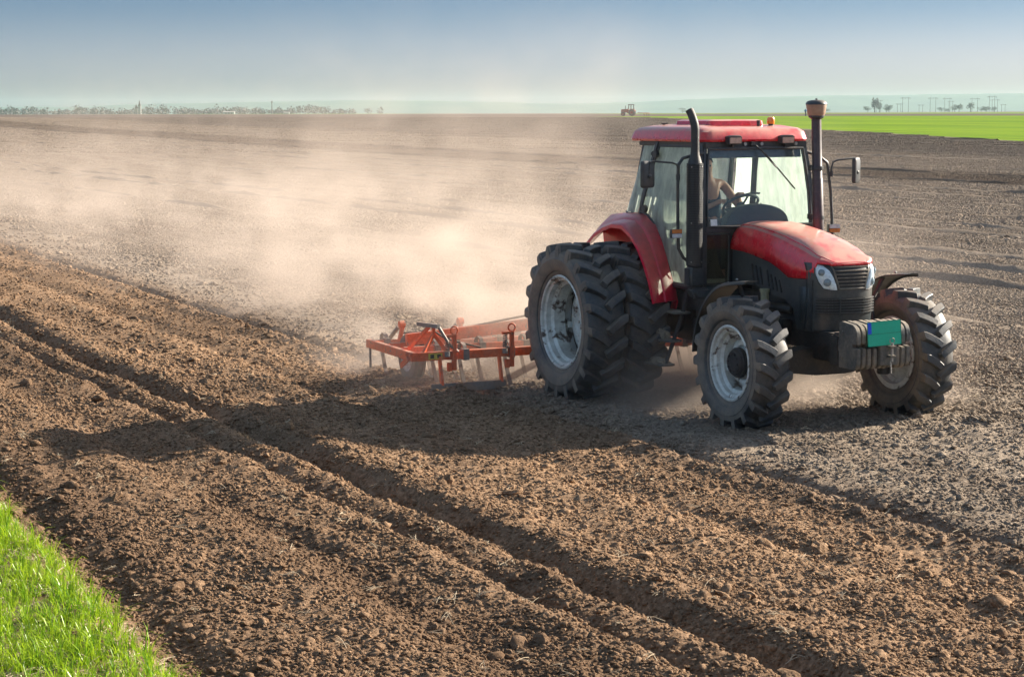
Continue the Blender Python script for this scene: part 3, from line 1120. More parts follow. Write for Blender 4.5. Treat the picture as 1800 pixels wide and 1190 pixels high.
mb.tube([(3.79, 0.03, 0.72), (3.79, 0.03, 0.905)], 0.013, 10)
mb.tube([(3.79, 0.03 + 0.028 * math.sin(a), 0.925 + 0.026 * math.cos(a)) for a in np.linspace(0, 5.6, 14)], 0.005, 6)
mb.obj('pin', M['steel'], hk)
mb = MB()
for k in range(7):
    z = 0.71 - 0.016 * k
    ax = (0.0, 1.0) if k % 2 else (1.0, 0.0)
    mb.tube([(3.795 + 0.007 * ax[0] * math.cos(a), 0.01 + 0.007 * ax[1] * math.cos(a) + 0.002 * k, z + 0.012 * math.sin(a)) for a in np.linspace(0, 6.283, 9)[:-1]], 0.0028, 5, closed=True)
mb.obj('chain', M['steel'], hk)
PM = Matrix.Rotation(R(-3), 3, 'Y') @ Matrix.Rotation(R(2.0), 3, 'X')
pc = Vector((3.745, -0.035, 1.0))


def on_plate(name, mat, y0, y1, z0, z1, d0, d1, par, bev=0.0):
    m_ = MB()
    m_.box(pc + PM @ Vector(((d0 + d1) / 2, (y0 + y1) / 2, (z0 + z1) / 2)), (d1 - d0, y1 - y0, z1 - z0), PM)
    return m_.obj(name, mat, par, bevel=bev)


pl = on_plate('number_plate', M['plate'], -0.20, 0.20, -0.122, 0.122, -0.003, 0.003, T, 0.002)
pl['label'] = 'blank green plate with a blue corner strip'
on_plate('plate_stripe', M['plate_blue'], -0.194, -0.152, 0.004, 0.116, 0.002, 0.0055, pl)
on_plate('plate_seam', M['plate_dark'], -0.198, 0.198, -0.004, 0.0005, 0.001, 0.005, pl)
for a in (((-0.2, 0.2), (0.117, 0.122)), ((-0.2, 0.2), (-0.122, -0.118)), ((-0.2, -0.196), (-0.118, 0.117)), ((0.196, 0.2), (-0.118, 0.117))):
    on_plate('plate_border', M['plate_dark'], *a[0], *a[1], 0.001, 0.0052, pl)
mb = MB()
mb.box((3.70, -0.03, 0.98), (0.07, 0.12, 0.04))
mb.obj('plate_bracket', M['iron'], T)


# cab ------------------------------------------------------------
def ys(z):
    return float(np.interp(z, [1.25, 1.6, 1.95, 2.08, 2.45, 2.86], [0.72, 0.745, 0.758, 0.755, 0.705, 0.645]))


def pill(name, pts, w, d, mat=None, par=None, s=1):
    m_ = MB()
    secs = []
    pts = [Vector(p) for p in pts]
    for i, p in enumerate(pts):
        secs.append([(p.x - d / 2, s * (p.y - w / 2), p.z), (p.x + d / 2, s * (p.y - w / 2), p.z), (p.x + d / 2, s * (p.y + w / 2), p.z), (p.x - d / 2, s * (p.y + w / 2), p.z)])
    m_.loft(secs)
    return m_.obj(name, mat or M['plastic'], par or T, bevel=0.012)


cabm = M['plastic']
for s in (-1, 1):
    pill('front_pillar', [(1.30, 0.70, 1.24), (1.305, 0.705, 1.6), (1.30, 0.70, 1.93), (1.275, 0.685, 2.3), (1.235, 0.66, 2.6), (1.19, 0.63, 2.86)], 0.055, 0.075, s=s)
    pill('middle_pillar', [(-0.055, 0.735, 2.0), (0.0, 0.725, 2.2), (0.10, 0.685, 2.55), (0.20, 0.635, 2.86)], 0.05, 0.075, s=s)
    pill('rear_pillar', [(-0.42, 0.64, 1.98), (-0.36, 0.62, 2.3), (-0.22, 0.58, 2.86)], 0.05, 0.06, s=s)
    # door: frame line, pane, hinges, handle
    edge = [(1.275, 1.29), (1.27, 1.93), (1.245, 2.3), (1.205, 2.6), (1.165, 2.81), (0.26, 2.81), (0.13, 2.5), (0.04, 2.2), (0.0, 2.06), (0.16, 2.03), (0.30, 1.95), (0.43, 1.80), (0.55, 1.6), (0.65, 1.42), (0.70, 1.30)]
    mb = MB()
    zl = [1.29, 1.42, 1.6, 1.8, 1.95, 2.03, 2.055, 2.2, 2.35, 2.5, 2.65, 2.81]
    xl = np.interp(zl, [1.30, 1.42, 1.6, 1.8, 1.95, 2.03, 2.055, 2.2, 2.5, 2.81], [0.70, 0.65, 0.55, 0.43, 0.30, 0.16, 0.01, 0.04, 0.13, 0.26])
    xr = np.interp(zl, [1.29, 1.93, 2.3, 2.6, 2.81], [1.275, 1.27, 1.245, 1.205, 1.165])
    mb.loft([[(xa, s * (ys(z) - 0.006), z), (xb_, s * (ys(z) - 0.006), z), (xb_, s * (ys(z) - 0.001), z), (xa, s * (ys(z) - 0.001), z)] for z, xa, xb_ in zip(zl, xl, xr)])
    door = mb.obj('door', M['dusty_glass'], T, smooth=30)
    mb = MB()
    mb.tube([(x, s * (ys(z) + 0.002), z) for x, z in edge], 0.014, 6, closed=True)
    mb.obj('door_frame', cabm, door)
    for (x, z) in ((0.19, 2.72), (0.085, 2.10)):
        mb = MB()
        mb.tube([(x - 0.05, s * (ys(z) - 0.01), z), (x + 0.03, s * (ys(z) + 0.05), z)], 0.034, 12)
        mb.tube([(x + 0.06, s * (ys(z) + 0.02), z), (x + 0.065, s * (ys(z) + 0.06), z)], 0.045, 14)
        mb.obj('hinge', cabm, door, bevel=0.006)
    mb = MB()
    mb.box((1.12, s * (ys(1.75) + 0.02), 1.72), (0.035, 0.03, 0.2))
    mb.obj('handle', cabm, door, bevel=0.01)
    # lower door sill and floor edge
    mb = MB()
    mb.tube([(0.70, s * 0.73, 1.275), (1.3, s * 0.73, 1.275)], 0.03, 8)
    mb.obj('door_sill', cabm, T)
    # quarter light
    mb = MB()
    zq = [2.045, 2.25, 2.45, 2.65, 2.835]
    rear = [(-0.45, 0.705), (-0.36, 0.685), (-0.285, 0.662), (-0.225, 0.638), (-0.17, 0.618)]
    fore = [(-0.10, 0.752), (-0.04, 0.726), (0.02, 0.70), (0.075, 0.67), (0.125, 0.642)]
    mb.loft([[(rx, s * (ry - 0.004), z), (fx, s * (fy - 0.004), z), (fx, s * (fy + 0.002), z), (rx, s * (ry + 0.002), z)] for z, (rx, ry), (fx, fy) in zip(zq, rear, fore)])
    mb.obj('quarter_window', M['dusty_glass'], T, smooth=30)
    mb = MB()
    mb.tube([(-0.47, s * 0.70, 2.045), (-0.40, s * 0.72, 2.03), (-0.10, s * 0.755, 2.025)], 0.012, 6)
    mb.obj('window_seal', cabm, T)
    # pane below the windscreen
    mb = MB()
    mb.prism([(1.325, s * 0.66, 1.34), (1.325, s * 0.40, 1.34), (1.325, s * 0.40, 1.86), (1.325, s * 0.66, 1.86)],
             [(1.331, s * 0.66, 1.34), (1.331, s * 0.40, 1.34), (1.331, s * 0.40, 1.86), (1.331, s * 0.66, 1.86)])
    lp = mb.obj('lower_window', M['dark_glass'], T, smooth=0)
    mb = MB()
    mb.tube([(1.328, s * 0.675, 1.325), (1.328, s * 0.385, 1.325), (1.328, s * 0.385, 1.875), (1.328, s * 0.675, 1.875)], 0.017, 6, closed=True)
    mb.obj('window_frame', cabm, lp)

# front wall of the cab behind the hood, cowl bar
mb = MB()
mb.box((1.29, 0, 1.55), (0.05, 0.80, 0.72))
mb.box((1.325, 0, 1.915), (0.05, 1.40, 0.055))
mb.obj('cowl', cabm, T, bevel=0.01)
# windscreen


def wsx(z):
    return float(np.interp(z, [1.94, 2.84], [1.338, 1.222]))


mb = MB()
secs = []
for off in (0.0, 0.006):
    secs.append([(wsx(z) + off + 0.05 * (1 - (y / 0.7) ** 2), y, z) for y, z in ((-0.665, 1.955), (-0.33, 1.945), (0, 1.945), (0.33, 1.945), (0.665, 1.955), (0.655, 2.3), (0.625, 2.62), (0.60, 2.785), (0.3, 2.79), (0, 2.79), (-0.3, 2.79), (-0.60, 2.785), (-0.625, 2.62), (-0.655, 2.3))])
mb.loft(secs)
ws = mb.obj('windscreen', M['glass'], T, smooth=30)
mb = MB()
mb.tube([Vector(p) + Vector((0.002, 0, 0)) for p in secs[1]], 0.016, 6, closed=True)
mb.obj('windscreen_seal', cabm, ws)
mb = MB()
mb.box((1.37, -0.60, 1.995), (0.003, 0.075, 0.07), Matrix.Rotation(R(-7), 3, 'Y') @ Matrix.Rotation(R(-8), 3, 'Z'))
mb.obj('window_sticker', M['white'], ws)
mb = MB()
mb.tube([(1.265, -0.05, 2.845), (1.335, 0.02, 2.76), (1.345, 0.2, 2.58)], 0.010, 6)
mb.tube([(1.343, 0.06, 2.73), (1.345, 0.44, 2.34)], 0.009, 6)
mb.box((1.275, -0.06, 2.84), (0.05, 0.06, 0.04))
mb.obj('wiper', cabm, ws)
# rear window and wall
mb = MB()
mb.prism([(-0.44, -0.62, 2.06), (-0.44, 0.62, 2.06), (-0.215, 0.57, 2.82), (-0.215, -0.57, 2.82)], [(-0.447, -0.62, 2.06), (-0.447, 0.62, 2.06), (-0.222, 0.57, 2.82), (-0.222, -0.57, 2.82)])
mb.obj('rear_window', M['dusty_glass'], T, smooth=0)
mb = MB()
mb.box((-0.40, 0, 1.75), (0.08, 1.3, 0.58))
mb.box((0.1, -0.60, 1.70), (0.95, 0.10, 0.66))
mb.box((0.1, 0.60, 1.70), (0.95, 0.10, 0.66))
mb.box((0.45, 0, 1.27), (1.72, 1.40, 0.07))
mb.obj('cab_floor', M['interior'], T, bevel=0.02)
# header under the roof
mb = MB()
mb.box((1.215, 0, 2.825), (0.075, 1.30, 0.075))
mb.box((0.5, -0.63, 2.835), (1.5, 0.05, 0.05))
mb.box((0.5, 0.63, 2.835), (1.5, 0.05, 0.05))
mb.box((-0.22, 0, 2.835), (0.06, 1.2, 0.05))
hd = mb.obj('roof_frame', cabm, T, bevel=0.01)
for y in (-0.15, 0.06, 0.5):
    mb = MB()
    mb.lathe([(0.0, 1.268), (0.02, 1.268), (0.022, 1.25)], 12, axis='X', o=(0, y, 2.835))
    mb.obj('bolt', M['steel'], hd)
mb = MB()
mb.box((0.5, 0, 2.85), (1.45, 1.24, 0.02))
mb.obj('headliner', M['interior'], T)
mb = MB()
mb.box((1.23, 0, 2.73), (0.012, 1.16, 0.09), Matrix.Rotation(R(-12), 3, 'Y'))
mb.obj('sun_blind', paint('blind', (0.10, 0.13, 0.17), 0.6, 0, 0.1), T)


def rrect(x0, x1, hw, z, r, crown=0.0, n=6, front_bow=0.0):
    pts = []
    for (cx, cyy, a0) in ((x1 - r, hw - r, 0), (x0 + r, hw - r, 90), (x0 + r, -hw + r, 180), (x1 - r, -hw + r, 270)):
        for k in range(n + 1):
            a = R(a0 + 90 * k / n)
            x, y = cx + r * math.cos(a), cyy + r * math.sin(a)
            if x > (x0 + x1) / 2:
                x += front_bow * (1 - (y / hw) ** 2)
            pts.append((x, y, z + crown * (1 - ((x - (x0 + x1) / 2) / ((x1 - x0) / 2)) ** 2)))
    return pts


mb = MB()
mb.loft([rrect(-0.40, 1.20, 0.63, 2.868, 0.10, front_bow=0.04), rrect(-0.44, 1.25, 0.685, 2.862, 0.12, front_bow=0.05), rrect(-0.45, 1.265, 0.70, 2.885, 0.13, 0.0, front_bow=0.05),
         rrect(-0.41, 1.235, 0.68, 2.965, 0.13, 0.015, front_bow=0.05), rrect(-0.37, 1.18, 0.64, 3.000, 0.13, 0.03, front_bow=0.05), rrect(-0.28, 1.04, 0.52, 3.022, 0.13, 0.04, front_bow=0.04), rrect(-0.1, 0.8, 0.3, 3.03, 0.12, 0.045)])
rf = mb.obj('roof', M['red'], T, smooth=38)
mb = MB()
mb.loft([rrect(0.05, 0.85, 0.36, 3.03, 0.06), rrect(0.06, 0.84, 0.35, 3.085, 0.06), rrect(0.10, 0.80, 0.31, 3.10, 0.05)])
mb.obj('roof_hatch', M['red'], rf, smooth=30)
mb = MB()
mb.tube([(0.90, 0.40, 3.0), (0.90, 0.40, 3.055)], 0.03, 12)
bc = mb.obj('beacon', cabm, rf)
mb = MB()
mb.lathe([(0.041, 3.05), (0.045, 3.07), (0.044, 3.10), (0.034, 3.122), (0.0, 3.13)], 18, axis='Z', o=(0.90, 0.40, 0))
mb.obj('beacon_lens', M['orange_lens'], bc)
mb = MB()
mb.tube([(0.93, 0.22, 3.0), (0.93, 0.22, 3.09)], [0.016, 0.022], 10)
mb.obj('antenna_base', cabm, rf)
mb = MB()
mb.tube([(-0.02, -0.45, 3.0), (-0.02, -0.45, 3.055)], 0.016, 8)
mb.tube([(-0.02, -0.48, 3.055), (-0.02, -0.41, 3.06)], 0.012, 8)
mb.obj('roof_knob', cabm, rf)
for y in (-0.325, 0.345):
    mb = MB()
    mb.loft([rr_ for rr_ in ([(1.265, y + a * 0.085, 2.885 + b * 0.042) for a, b in ((-1, -1), (1, -1), (1, 0.75), (0.7, 1), (-0.7, 1), (-1, 0.75))], [(1.33, y + a * 0.088, 2.885 + b * 0.048) for a, b in ((-1, -1), (1, -1), (1, 0.75), (0.7, 1), (-0.7, 1), (-1, 0.75))], [(1.35, y + a * 0.084, 2.882 + b * 0.044) for a, b in ((-1, -1), (1, -1), (1, 0.75), (0.7, 1), (-0.7, 1), (-1, 0.75))])])
    mb.box((1.29, y, 2.83), (0.04, 0.03, 0.05))
    wl = mb.obj('work_light', cabm, T, bevel=0.005)
    mb = MB()
    mb.box((1.352, y, 2.875), (0.012, 0.145, 0.062))
    mb.obj('lens', M['work_lens'], wl, bevel=0.004)

# rear fenders: raised inner band, ridge, dropped outer band and rolled lip
FEN = [(-1.04, 1.80, 0), (-0.98, 1.92, 0), (-0.82, 1.995, 0), (-0.45, 2.03, 0), (-0.12, 2.045, 0), (0.14, 2.03, 0), (0.32, 1.93, 0), (0.45, 1.76, 0), (0.57, 1.54, 0), (0.68, 1.32, 0), (0.76, 1.11, 0)]
FEO = [(-0.86, 1.56), (-0.70, 1.665), (-0.50, 1.79), (-0.28, 1.875), (-0.05, 1.93), (0.20, 1.93), (0.42, 1.84), (0.60, 1.71), (0.75, 1.54), (0.89, 1.33), (0.985, 1.11)]
for s in (-1, 1):
    secs = []
    for (xi, zi, _), (xo, zo) in zip(FEN, FEO):
        cx, cz = -0.05, 0.9
        di = Vector((xi - cx, zi - cz)).normalized()
        do = Vector((xo - cx, zo - cz)).normalized()
        L = lambda t, lift=0.0: (xi + (xo - xi) * t + di.x * lift, s * (0.70 + 0.42 * t), zi + (zo - zi) * t + di.y * lift)
        secs.append([L(0.0, -0.06), L(0.0, 0), L(0.12, 0.012), L(0.42, 0.014), L(0.50, 0.008), L(0.54, -0.006), L(0.84, 0.0), L(0.95, 0.004), L(1.0, -0.006), L(1.005, -0.045), L(0.97, -0.045), L(0.93, -0.03), L(0.5, -0.03), L(0.06, -0.02), L(0.04, -0.06)])
    mb = MB()
    mb.loft(secs)
    fen = mb.obj('rear_fender', M['fender_red'], T, smooth=32)
    side_poly = [(x, z - 0.02) for x, z, _ in FEN] + [(0.72, 1.0), (-0.6, 1.0), (-0.98, 1.5)]
    mb = MB()
    mb.prism([(x, s * 0.695, z) for x, z in side_poly], [(x, s * 0.715, z) for x, z in side_poly])
    mb.obj('fender_side', M['fender_red'], fen, smooth=0)

# steps
for s in (-1, 1):
    mb = MB()
    for x in (0.68, 1.02):
        mb.loft([[(x + a * 0.03, s * (yy + b * 0.012), z) for a, b in ((-1, -1), (1, -1), (1, 1), (-1, 1))] for yy, z in ((0.72, 1.25), (0.78, 1.0), (0.90, 0.68), (1.0, 0.43))])
    st = mb.obj('step_ladder', M['chassis'], T, bevel=0.004)
    for yy, z in ((0.80, 0.985), (0.91, 0.68), (1.0, 0.42)):
        mb = MB()
        mb.loft([rrect(0.62, 1.10, 0.10, z, 0.06), rrect(0.62, 1.10, 0.10, z + 0.022, 0.06)])
        mb.v = [(x, y + s * yy, zz_) for x, y, zz_ in mb.v]
        mb.obj('step', M['iron'], st, bevel=0.004)
    if s < 0:
        for (cx, cyy, z, rx, rz) in ((0.78, -0.93, 0.73, 0.15, 0.085), (0.88, -1.0, 0.455, 0.17, 0.05)):
            bm = bmesh.new()
            bmesh.ops.create_icosphere(bm, subdivisions=3, radius=1)
            for vv in bm.verts:
                p = vv.co.copy()
                f = 1 + 0.45 * float(perlin(np.array(p.x * 2.3 + cx * 9), np.array(p.y * 2.3 + p.z * 2.1), 91)) + 0.35 * float(perlin(np.array(p.x * 5.3), np.array(p.y * 5.3 + p.z * 4), 92))
                vv.co = (cx + p.x * rx * f, cyy + p.y * 0.085 * f, z + p.z * rz * f)
            me = bpy.data.meshes.new('mud_clump')
            bm.to_mesh(me)
            bm.free()
            me.materials.append(M['mud'])
            link('mud_clump', me, st)

# front fenders
for s in (-1, 1):
    mb = MB()
    secs = []
    for i, a in enumerate(np.linspace(R(80), R(178), 16)):
        rr_ = 0.815 + (0.03 if i == 0 else 0.0) + (0.01 if i == 1 else 0)
        c, sn = math.cos(a), math.sin(a)
        yy0 = 0.84 if a > R(95) else 0.86
        yy1 = 1.12
        if i == 0:
            yy0, yy1 = 0.92, 1.06
        secs.append([(FX + c * (rr_ + d), s * yy, FR - SINK + sn * (rr_ + d)) for d, yy in ((0, yy0), (0.012, yy0), (0.016, (yy0 + yy1) / 2), (0.010, yy1), (-0.02, yy1 + 0.004), (-0.022, yy1 - 0.004), (0, yy1 - 0.01), (0.004, (yy0 + yy1) / 2))])
    mb.loft(secs)
    ff = mb.obj('front_fender', M['black'], T, smooth=35)
    mb = MB()
    mb.tube([(FX - 0.1, s * 0.72, 0.8), (FX - 0.28, s * 0.76, 1.15), (FX - 0.25, s * 0.9, 1.43)], 0.022, 8)
    mb.obj('fender_bracket', M['chassis'], ff)
    for a in (100, 112):
        mb = MB()
        mb.sphere((FX + 0.85 * math.cos(R(a)), s * 0.98, FR - SINK + 0.85 * math.sin(R(a))), 0.014, 8, 6)
        mb.obj('bolt', M['steel'], ff)

# exhaust stack with perforated guard, right front corner of the cab
EX, EY = 1.345, -0.825
mb = MB()
mb.lathe([(0.0, 1.535), (0.085, 1.535), (0.09, 1.54), (0.09, 2.635), (0.085, 2.64), (0.05, 2.64), (0.0, 2.64)], 40, axis='Z')
ex = mb.obj('exhaust_guard', M['guard'], T)
ex.location = (EX, EY, 0)
mb = MB()
mb.lathe([(0.078, 2.635), (0.072, 2.66), (0.05, 2.73), (0.047, 2.76)], 24, axis='Z')
mb.tube([(0, 0, 2.70), (0, 0, 2.9), (0, 0, 3.0), (-0.008, -0.004, 3.06), (-0.03, -0.012, 3.12), (-0.055, -0.02, 3.17), (-0.075, -0.03, 3.205)], [0.047, 0.045, 0.045, 0.045, 0.044, 0.044, 0.044], 18, cap=False)
mb.tube([(-0.030, -0.012, 3.12), (-0.075, -0.03, 3.204)], 0.038, 18, cap=True)
mb.obj('exhaust_pipe', M['chassis'], ex)
mb = MB()
mb.box((0.0, 0.0, 1.42), (0.16, 0.19, 0.24))
mb.loft([[(0.08, -0.09, 1.30), (0.08, 0.16, 1.30), (-0.08, 0.16, 1.30), (-0.08, -0.09, 1.30)], [(0.10, -0.02, 1.17), (0.10, 0.2, 1.17), (-0.06, 0.2, 1.17), (-0.06, -0.02, 1.17)]])
mb.obj('exhaust_mount', M['black'], ex, bevel=0.03, seg=3)
riv = None
for z in (1.58, 2.0, 2.6):
    for a in (-2.2, -0.9, 0.5):
        if riv is None:
            riv = MB().sphere((0, 0, 0), 0.008, 6, 4).mesh('rivet', M['steel'])
        q = link('rivet', riv, ex)
        q.location = (0.09 * math.cos(a), 0.09 * math.sin(a), z)
mb = MB()
a0 = R(-150)
for k in range(4):
    a1, a2 = a0 + 0.09 * k, a0 + 0.09 * (k + 1)
    mb.add([(0.092 * math.cos(a1), 0.092 * math.sin(a1), 1.545), (0.092 * math.cos(a2), 0.092 * math.sin(a2), 1.545), (0.092 * math.cos(a2), 0.092 * math.sin(a2), 1.66), (0.092 * math.cos(a1), 0.092 * math.sin(a1), 1.66)], [(0, 1, 2, 3)])
lb = mb.obj('warning_label', M['white'], ex)
mb = MB()
for z, w_ in ((1.64, 2), (1.615, 3), (1.59, 2), (1.565, 3)):
    for k in range(w_):
        a1, a2 = a0 + 0.05 + 0.1 * k, a0 + 0.10 + 0.1 * k
        mb.add([(0.0932 * math.cos(a1), 0.0932 * math.sin(a1), z - 0.006), (0.0932 * math.cos(a2), 0.0932 * math.sin(a2), z - 0.006), (0.0932 * math.cos(a2), 0.0932 * math.sin(a2), z + 0.006), (0.0932 * math.cos(a1), 0.0932 * math.sin(a1), z + 0.006)], [(0, 1, 2, 3)])
mb.obj('label_print', M['ink'], lb)

# air intake stack with bowl pre-cleaner, left side
mb = MB()
mb.tube([(1.60, 0.60, 1.55), (1.58, 0.60, 1.9), (1.545, 0.60, 2.45), (1.545, 0.60, 2.46), (1.51, 0.60, 3.14)], [0.062, 0.062, 0.061, 0.055, 0.054], 22)
ai = mb.obj('air_intake', paint('intake_paint', (0.045, 0.03, 0.032), 0.4, 0, 0.2), T)
mb = MB()
mb.lathe([(0.055, 3.10), (0.085, 3.12), (0.088, 3.135), (0.085, 3.145)], 28, axis='Z', o=(1.51, 0.60, 0))
mb.obj('intake_collar', M['black'], ai)
mb = MB()
mb.lathe([(0.088, 3.14), (0.098, 3.16), (0.112, 3.25), (0.112, 3.26)], 28, axis='Z', o=(1.51, 0.60, 0))
mb.obj('precleaner_bowl', paint('bowl_dusty', (0.33, 0.22, 0.15), 0.4, 0, 0.5, dust_col=(0.38, 0.29, 0.21)), ai)
mb = MB()
mb.lathe([(0.112, 3.258), (0.119, 3.262), (0.116, 3.275), (0.100, 3.295), (0.06, 3.308), (0.012, 3.311), (0.012, 3.325), (0.0, 3.326)], 28, axis='Z', o=(1.51, 0.60, 0))
mb.obj('precleaner_lid', M['black'], ai)
for z in (2.57, 2.03):
    mb = MB()
    mb.box((1.43, 0.64, z), (0.24, 0.03, 0.06))
    mb.lathe([(0.066, z - 0.02), (0.068, z), (0.066, z + 0.02)], 20, axis='Z', o=(np.interp(z, [1.9, 3.14], [1.58, 1.51]), 0.60, 0))
    mb.obj('intake_bracket', M['black'], ai, bevel=0.004)

# mirrors on their rails, indicators
for s in (-1, 1):
    rail = [(1.23, s * 0.66, 2.74), (1.25, s * 0.80, 2.72), (1.26, s * 0.93, 2.69), (1.265, s * 0.985, 2.62), (1.265, s * 0.99, 2.4), (1.27, s * 0.99, 2.0), (1.28, s * 0.985, 1.72), (1.29, s * 0.93, 1.62), (1.31, s * 0.84, 1.555)]
    if s > 0:
        rail = [(1.23, 0.66, 2.74), (1.25, 0.80, 2.70), (1.26, 0.91, 2.62), (1.265, 0.93, 2.5), (1.265, 0.96, 2.3), (1.27, 0.98, 2.0), (1.28, 0.98, 1.75), (1.29, 0.92, 1.62), (1.31, 0.78, 1.555)]
    mb = MB()
    mb.tube(rail, 0.018, 10)
    rl = mb.obj('mirror_rail', cabm, T)
    yb = rail[4][1]
    mb = MB()
    mb.tube([(1.27, yb, 2.49), (1.28, yb, 2.56), (1.28, yb + s * 0.02, 2.625), (1.28, yb + s * 0.08, 2.645), (1.27, yb + s * 0.30, 2.665), (1.265, yb + s * 0.335, 2.655), (1.262, yb + s * 0.345, 2.62), (1.26, yb + s * 0.345, 2.50)], 0.011, 8)
    mb.tube([(1.27, yb, 2.46), (1.27, yb, 2.52)], 0.024, 10)
    mb.obj('mirror_arm', cabm, rl)
    my = yb + s * 0.355
    Mm = Matrix.Rotation(R(12 if s < 0 else 38), 3, 'Z')
    mb = MB()
    ring = [(0.0, a, b) for a, b in [(p[0], p[1]) for p in rrect(-0.085, 0.085, 0.145, 0, 0.03)]]
    secs = []
    for dx_, f in ((0.03, 0.82), (0.022, 0.97), (0.0, 1.0), (-0.015, 1.0), (-0.02, 0.95)):
        secs.append([Vector((1.235, my, 2.525)) + Mm @ Vector((dx_, p[1] * f, p[2] * f)) for p in ring])
    mb.loft(secs)
    mr = mb.obj('mirror', cabm, rl, smooth=40)
    mb = MB()
    mb.sphere((1.27, yb + s * 0.345, 2.505), 0.026, 10, 8)
    mb.obj('mirror_joint', cabm, rl)
    # indicator
    mb = MB()
    mb.box((1.285, yb + s * 0.03, 1.885), (0.05, 0.13 if s < 0 else 0.15, 0.095))
    ind = mb.obj('indicator', cabm, T, bevel=0.006)
    mb = MB()
    mb.box((1.313, yb + s * 0.032, 1.909 if s < 0 else 1.862), (0.012, 0.118 if s < 0 else 0.135, 0.042))
    mb.obj('amber_lens', M['amber_lens'], ind, bevel=0.003)
    mb = MB()
    mb.box((1.313, yb + s * 0.032, 1.862 if s < 0 else 1.909), (0.012, 0.118 if s < 0 else 0.135, 0.042))
    mb.obj('clear_lens', M['clear_lens'], ind, bevel=0.003)

# interior
mb = MB()
secs = []
for x, k in ((1.12, 0.9), (1.18, 1.0), (1.29, 1.0), (1.30, 0.97)):
    secs.append([(x, 0.40 * k * math.cos(a), 1.93 + 0.25 * k * max(0, math.sin(a)) ** 0.75 - (0.1 if math.sin(a) < -0.01 else 0)) for a in np.linspace(0, math.pi, 21)] + [(x, -0.40 * k, 1.5), (x, 0.40 * k, 1.5)])
mb.loft(secs)
mb.obj('dashboard', M['interior'], T, smooth=40)
mb = MB()
c = Vector((0.93, 0.0, 2.16))
d = Vector((-0.55, 0, 0.83)).normalized()
a, b = frame_for(d)
mb.tube([c + (a * math.cos(t) + b * math.sin(t)) * 0.20 for t in np.linspace(0, 2 * math.pi, 33)[:-1]], 0.016, 8, closed=True)
for t in (0.5, 2.6, 4.7):
    mb.tube([c - d * 0.03, c + (a * math.cos(t) + b * math.sin(t)) * 0.20], 0.012, 6)
mb.tube([c - d * 0.02, c - d * 0.4], 0.03, 10)
mb.tube([c - d * 0.04, c + d * 0.01], 0.045, 12)
mb.obj('steering_wheel', M['interior'], T)
mb = MB()
mb.loft([rrect(0.05, 0.60, 0.25, 1.70, 0.08), rrect(0.04, 0.60, 0.26, 1.76, 0.09), rrect(0.08, 0.56, 0.22, 1.80, 0.08)])
mb.box((0.3, 0, 1.5), (0.4, 0.4, 0.4))
st = mb.obj('seat', M['seat'], T, bevel=0.01)
mb = MB()
secs = []
for z, hw, x, th in ((1.74, 0.22, 0.10, 0.10), (1.95, 0.25, 0.05, 0.12), (2.15, 0.24, 0.01, 0.11), (2.3, 0.19, -0.02, 0.08), (2.36, 0.12, -0.02, 0.05)):
    secs.append([(x + th / 2 * c_, hw * s_, z) for c_, s_ in ((1, -0.8), (1, 0.8), (0.3, 1), (-1, 0.9), (-1, -0.9), (0.3, -1))])
mb.loft(secs)
mb.obj('seat_back', M['seat'], st, bevel=0.01)
mb = MB()
mb.tube([(0.7, -0.4, 1.5), (0.66, -0.42, 1.95)], 0.012, 8)
mb.sphere((0.66, -0.42, 1.97), 0.03, 10, 8)
mb.box((0.35, -0.42, 1.72), (0.55, 0.18, 0.16))
mb.obj('side_console', M['interior'], T, bevel=0.02)
mb = MB()
mb.tube([(-0.1, 0.58, 2.2), (0.15, 0.62, 2.25), (0.3, 0.63, 2.25)], 0.012, 8)
mb.tube([(-0.36, -0.6, 2.3), (-0.36, 0.6, 2.3)], 0.014, 8)
mb.obj('grab_rail', M['interior'], T)
# three-point linkage at the back
mb = MB()
for s in (-1, 1):
    mb.beam((-0.2, s * 0.35, 0.55), (-1.05, s * 0.42, 0.42), 0.05, 0.09)
    mb.tube([(-0.35, s * 0.33, 1.15), (-0.75, s * 0.38, 0.5)], 0.025, 8)
mb.tube([(-0.35, 0, 1.0), (-1.05, 0, 0.95)], 0.03, 8)
mb.obj('rear_linkage', M['chassis'], T)


# ------------------------------------------------------------------ people
def skin_mesh(name, joints, bones, mat, parent=None, levels=2):
    """one continuous body grown on a skeleton: joints {name: (pos, radius)}"""
    names = list(joints)
    ix = {k: i for i, k in enumerate(names)}
    me = bpy.data.meshes.new(name)
    me.from_pydata([joints[k][0] for k in names], [(ix[a], ix[b]) for a, b in bones], [])
    o = link(name, me, parent)
    sk = o.modifiers.new('skin', 'SKIN')
    sk.use_smooth_shade = True
    lay = me.skin_vertices[0].data if me.skin_vertices else None
    if lay is None:
        me.skin_vertices.new()
        lay = me.skin_vertices[0].data
    for k in names:
        r = joints[k][1]
        lay[ix[k]].radius = r if isinstance(r, tuple) else (r, r)
        lay[ix[k]].use_root = (k == names[0])
    ss = o.modifiers.new('smooth', 'SUBSURF')
    ss.levels = levels
    ss.render_levels = levels
    me.materials.append(mat)
    return o


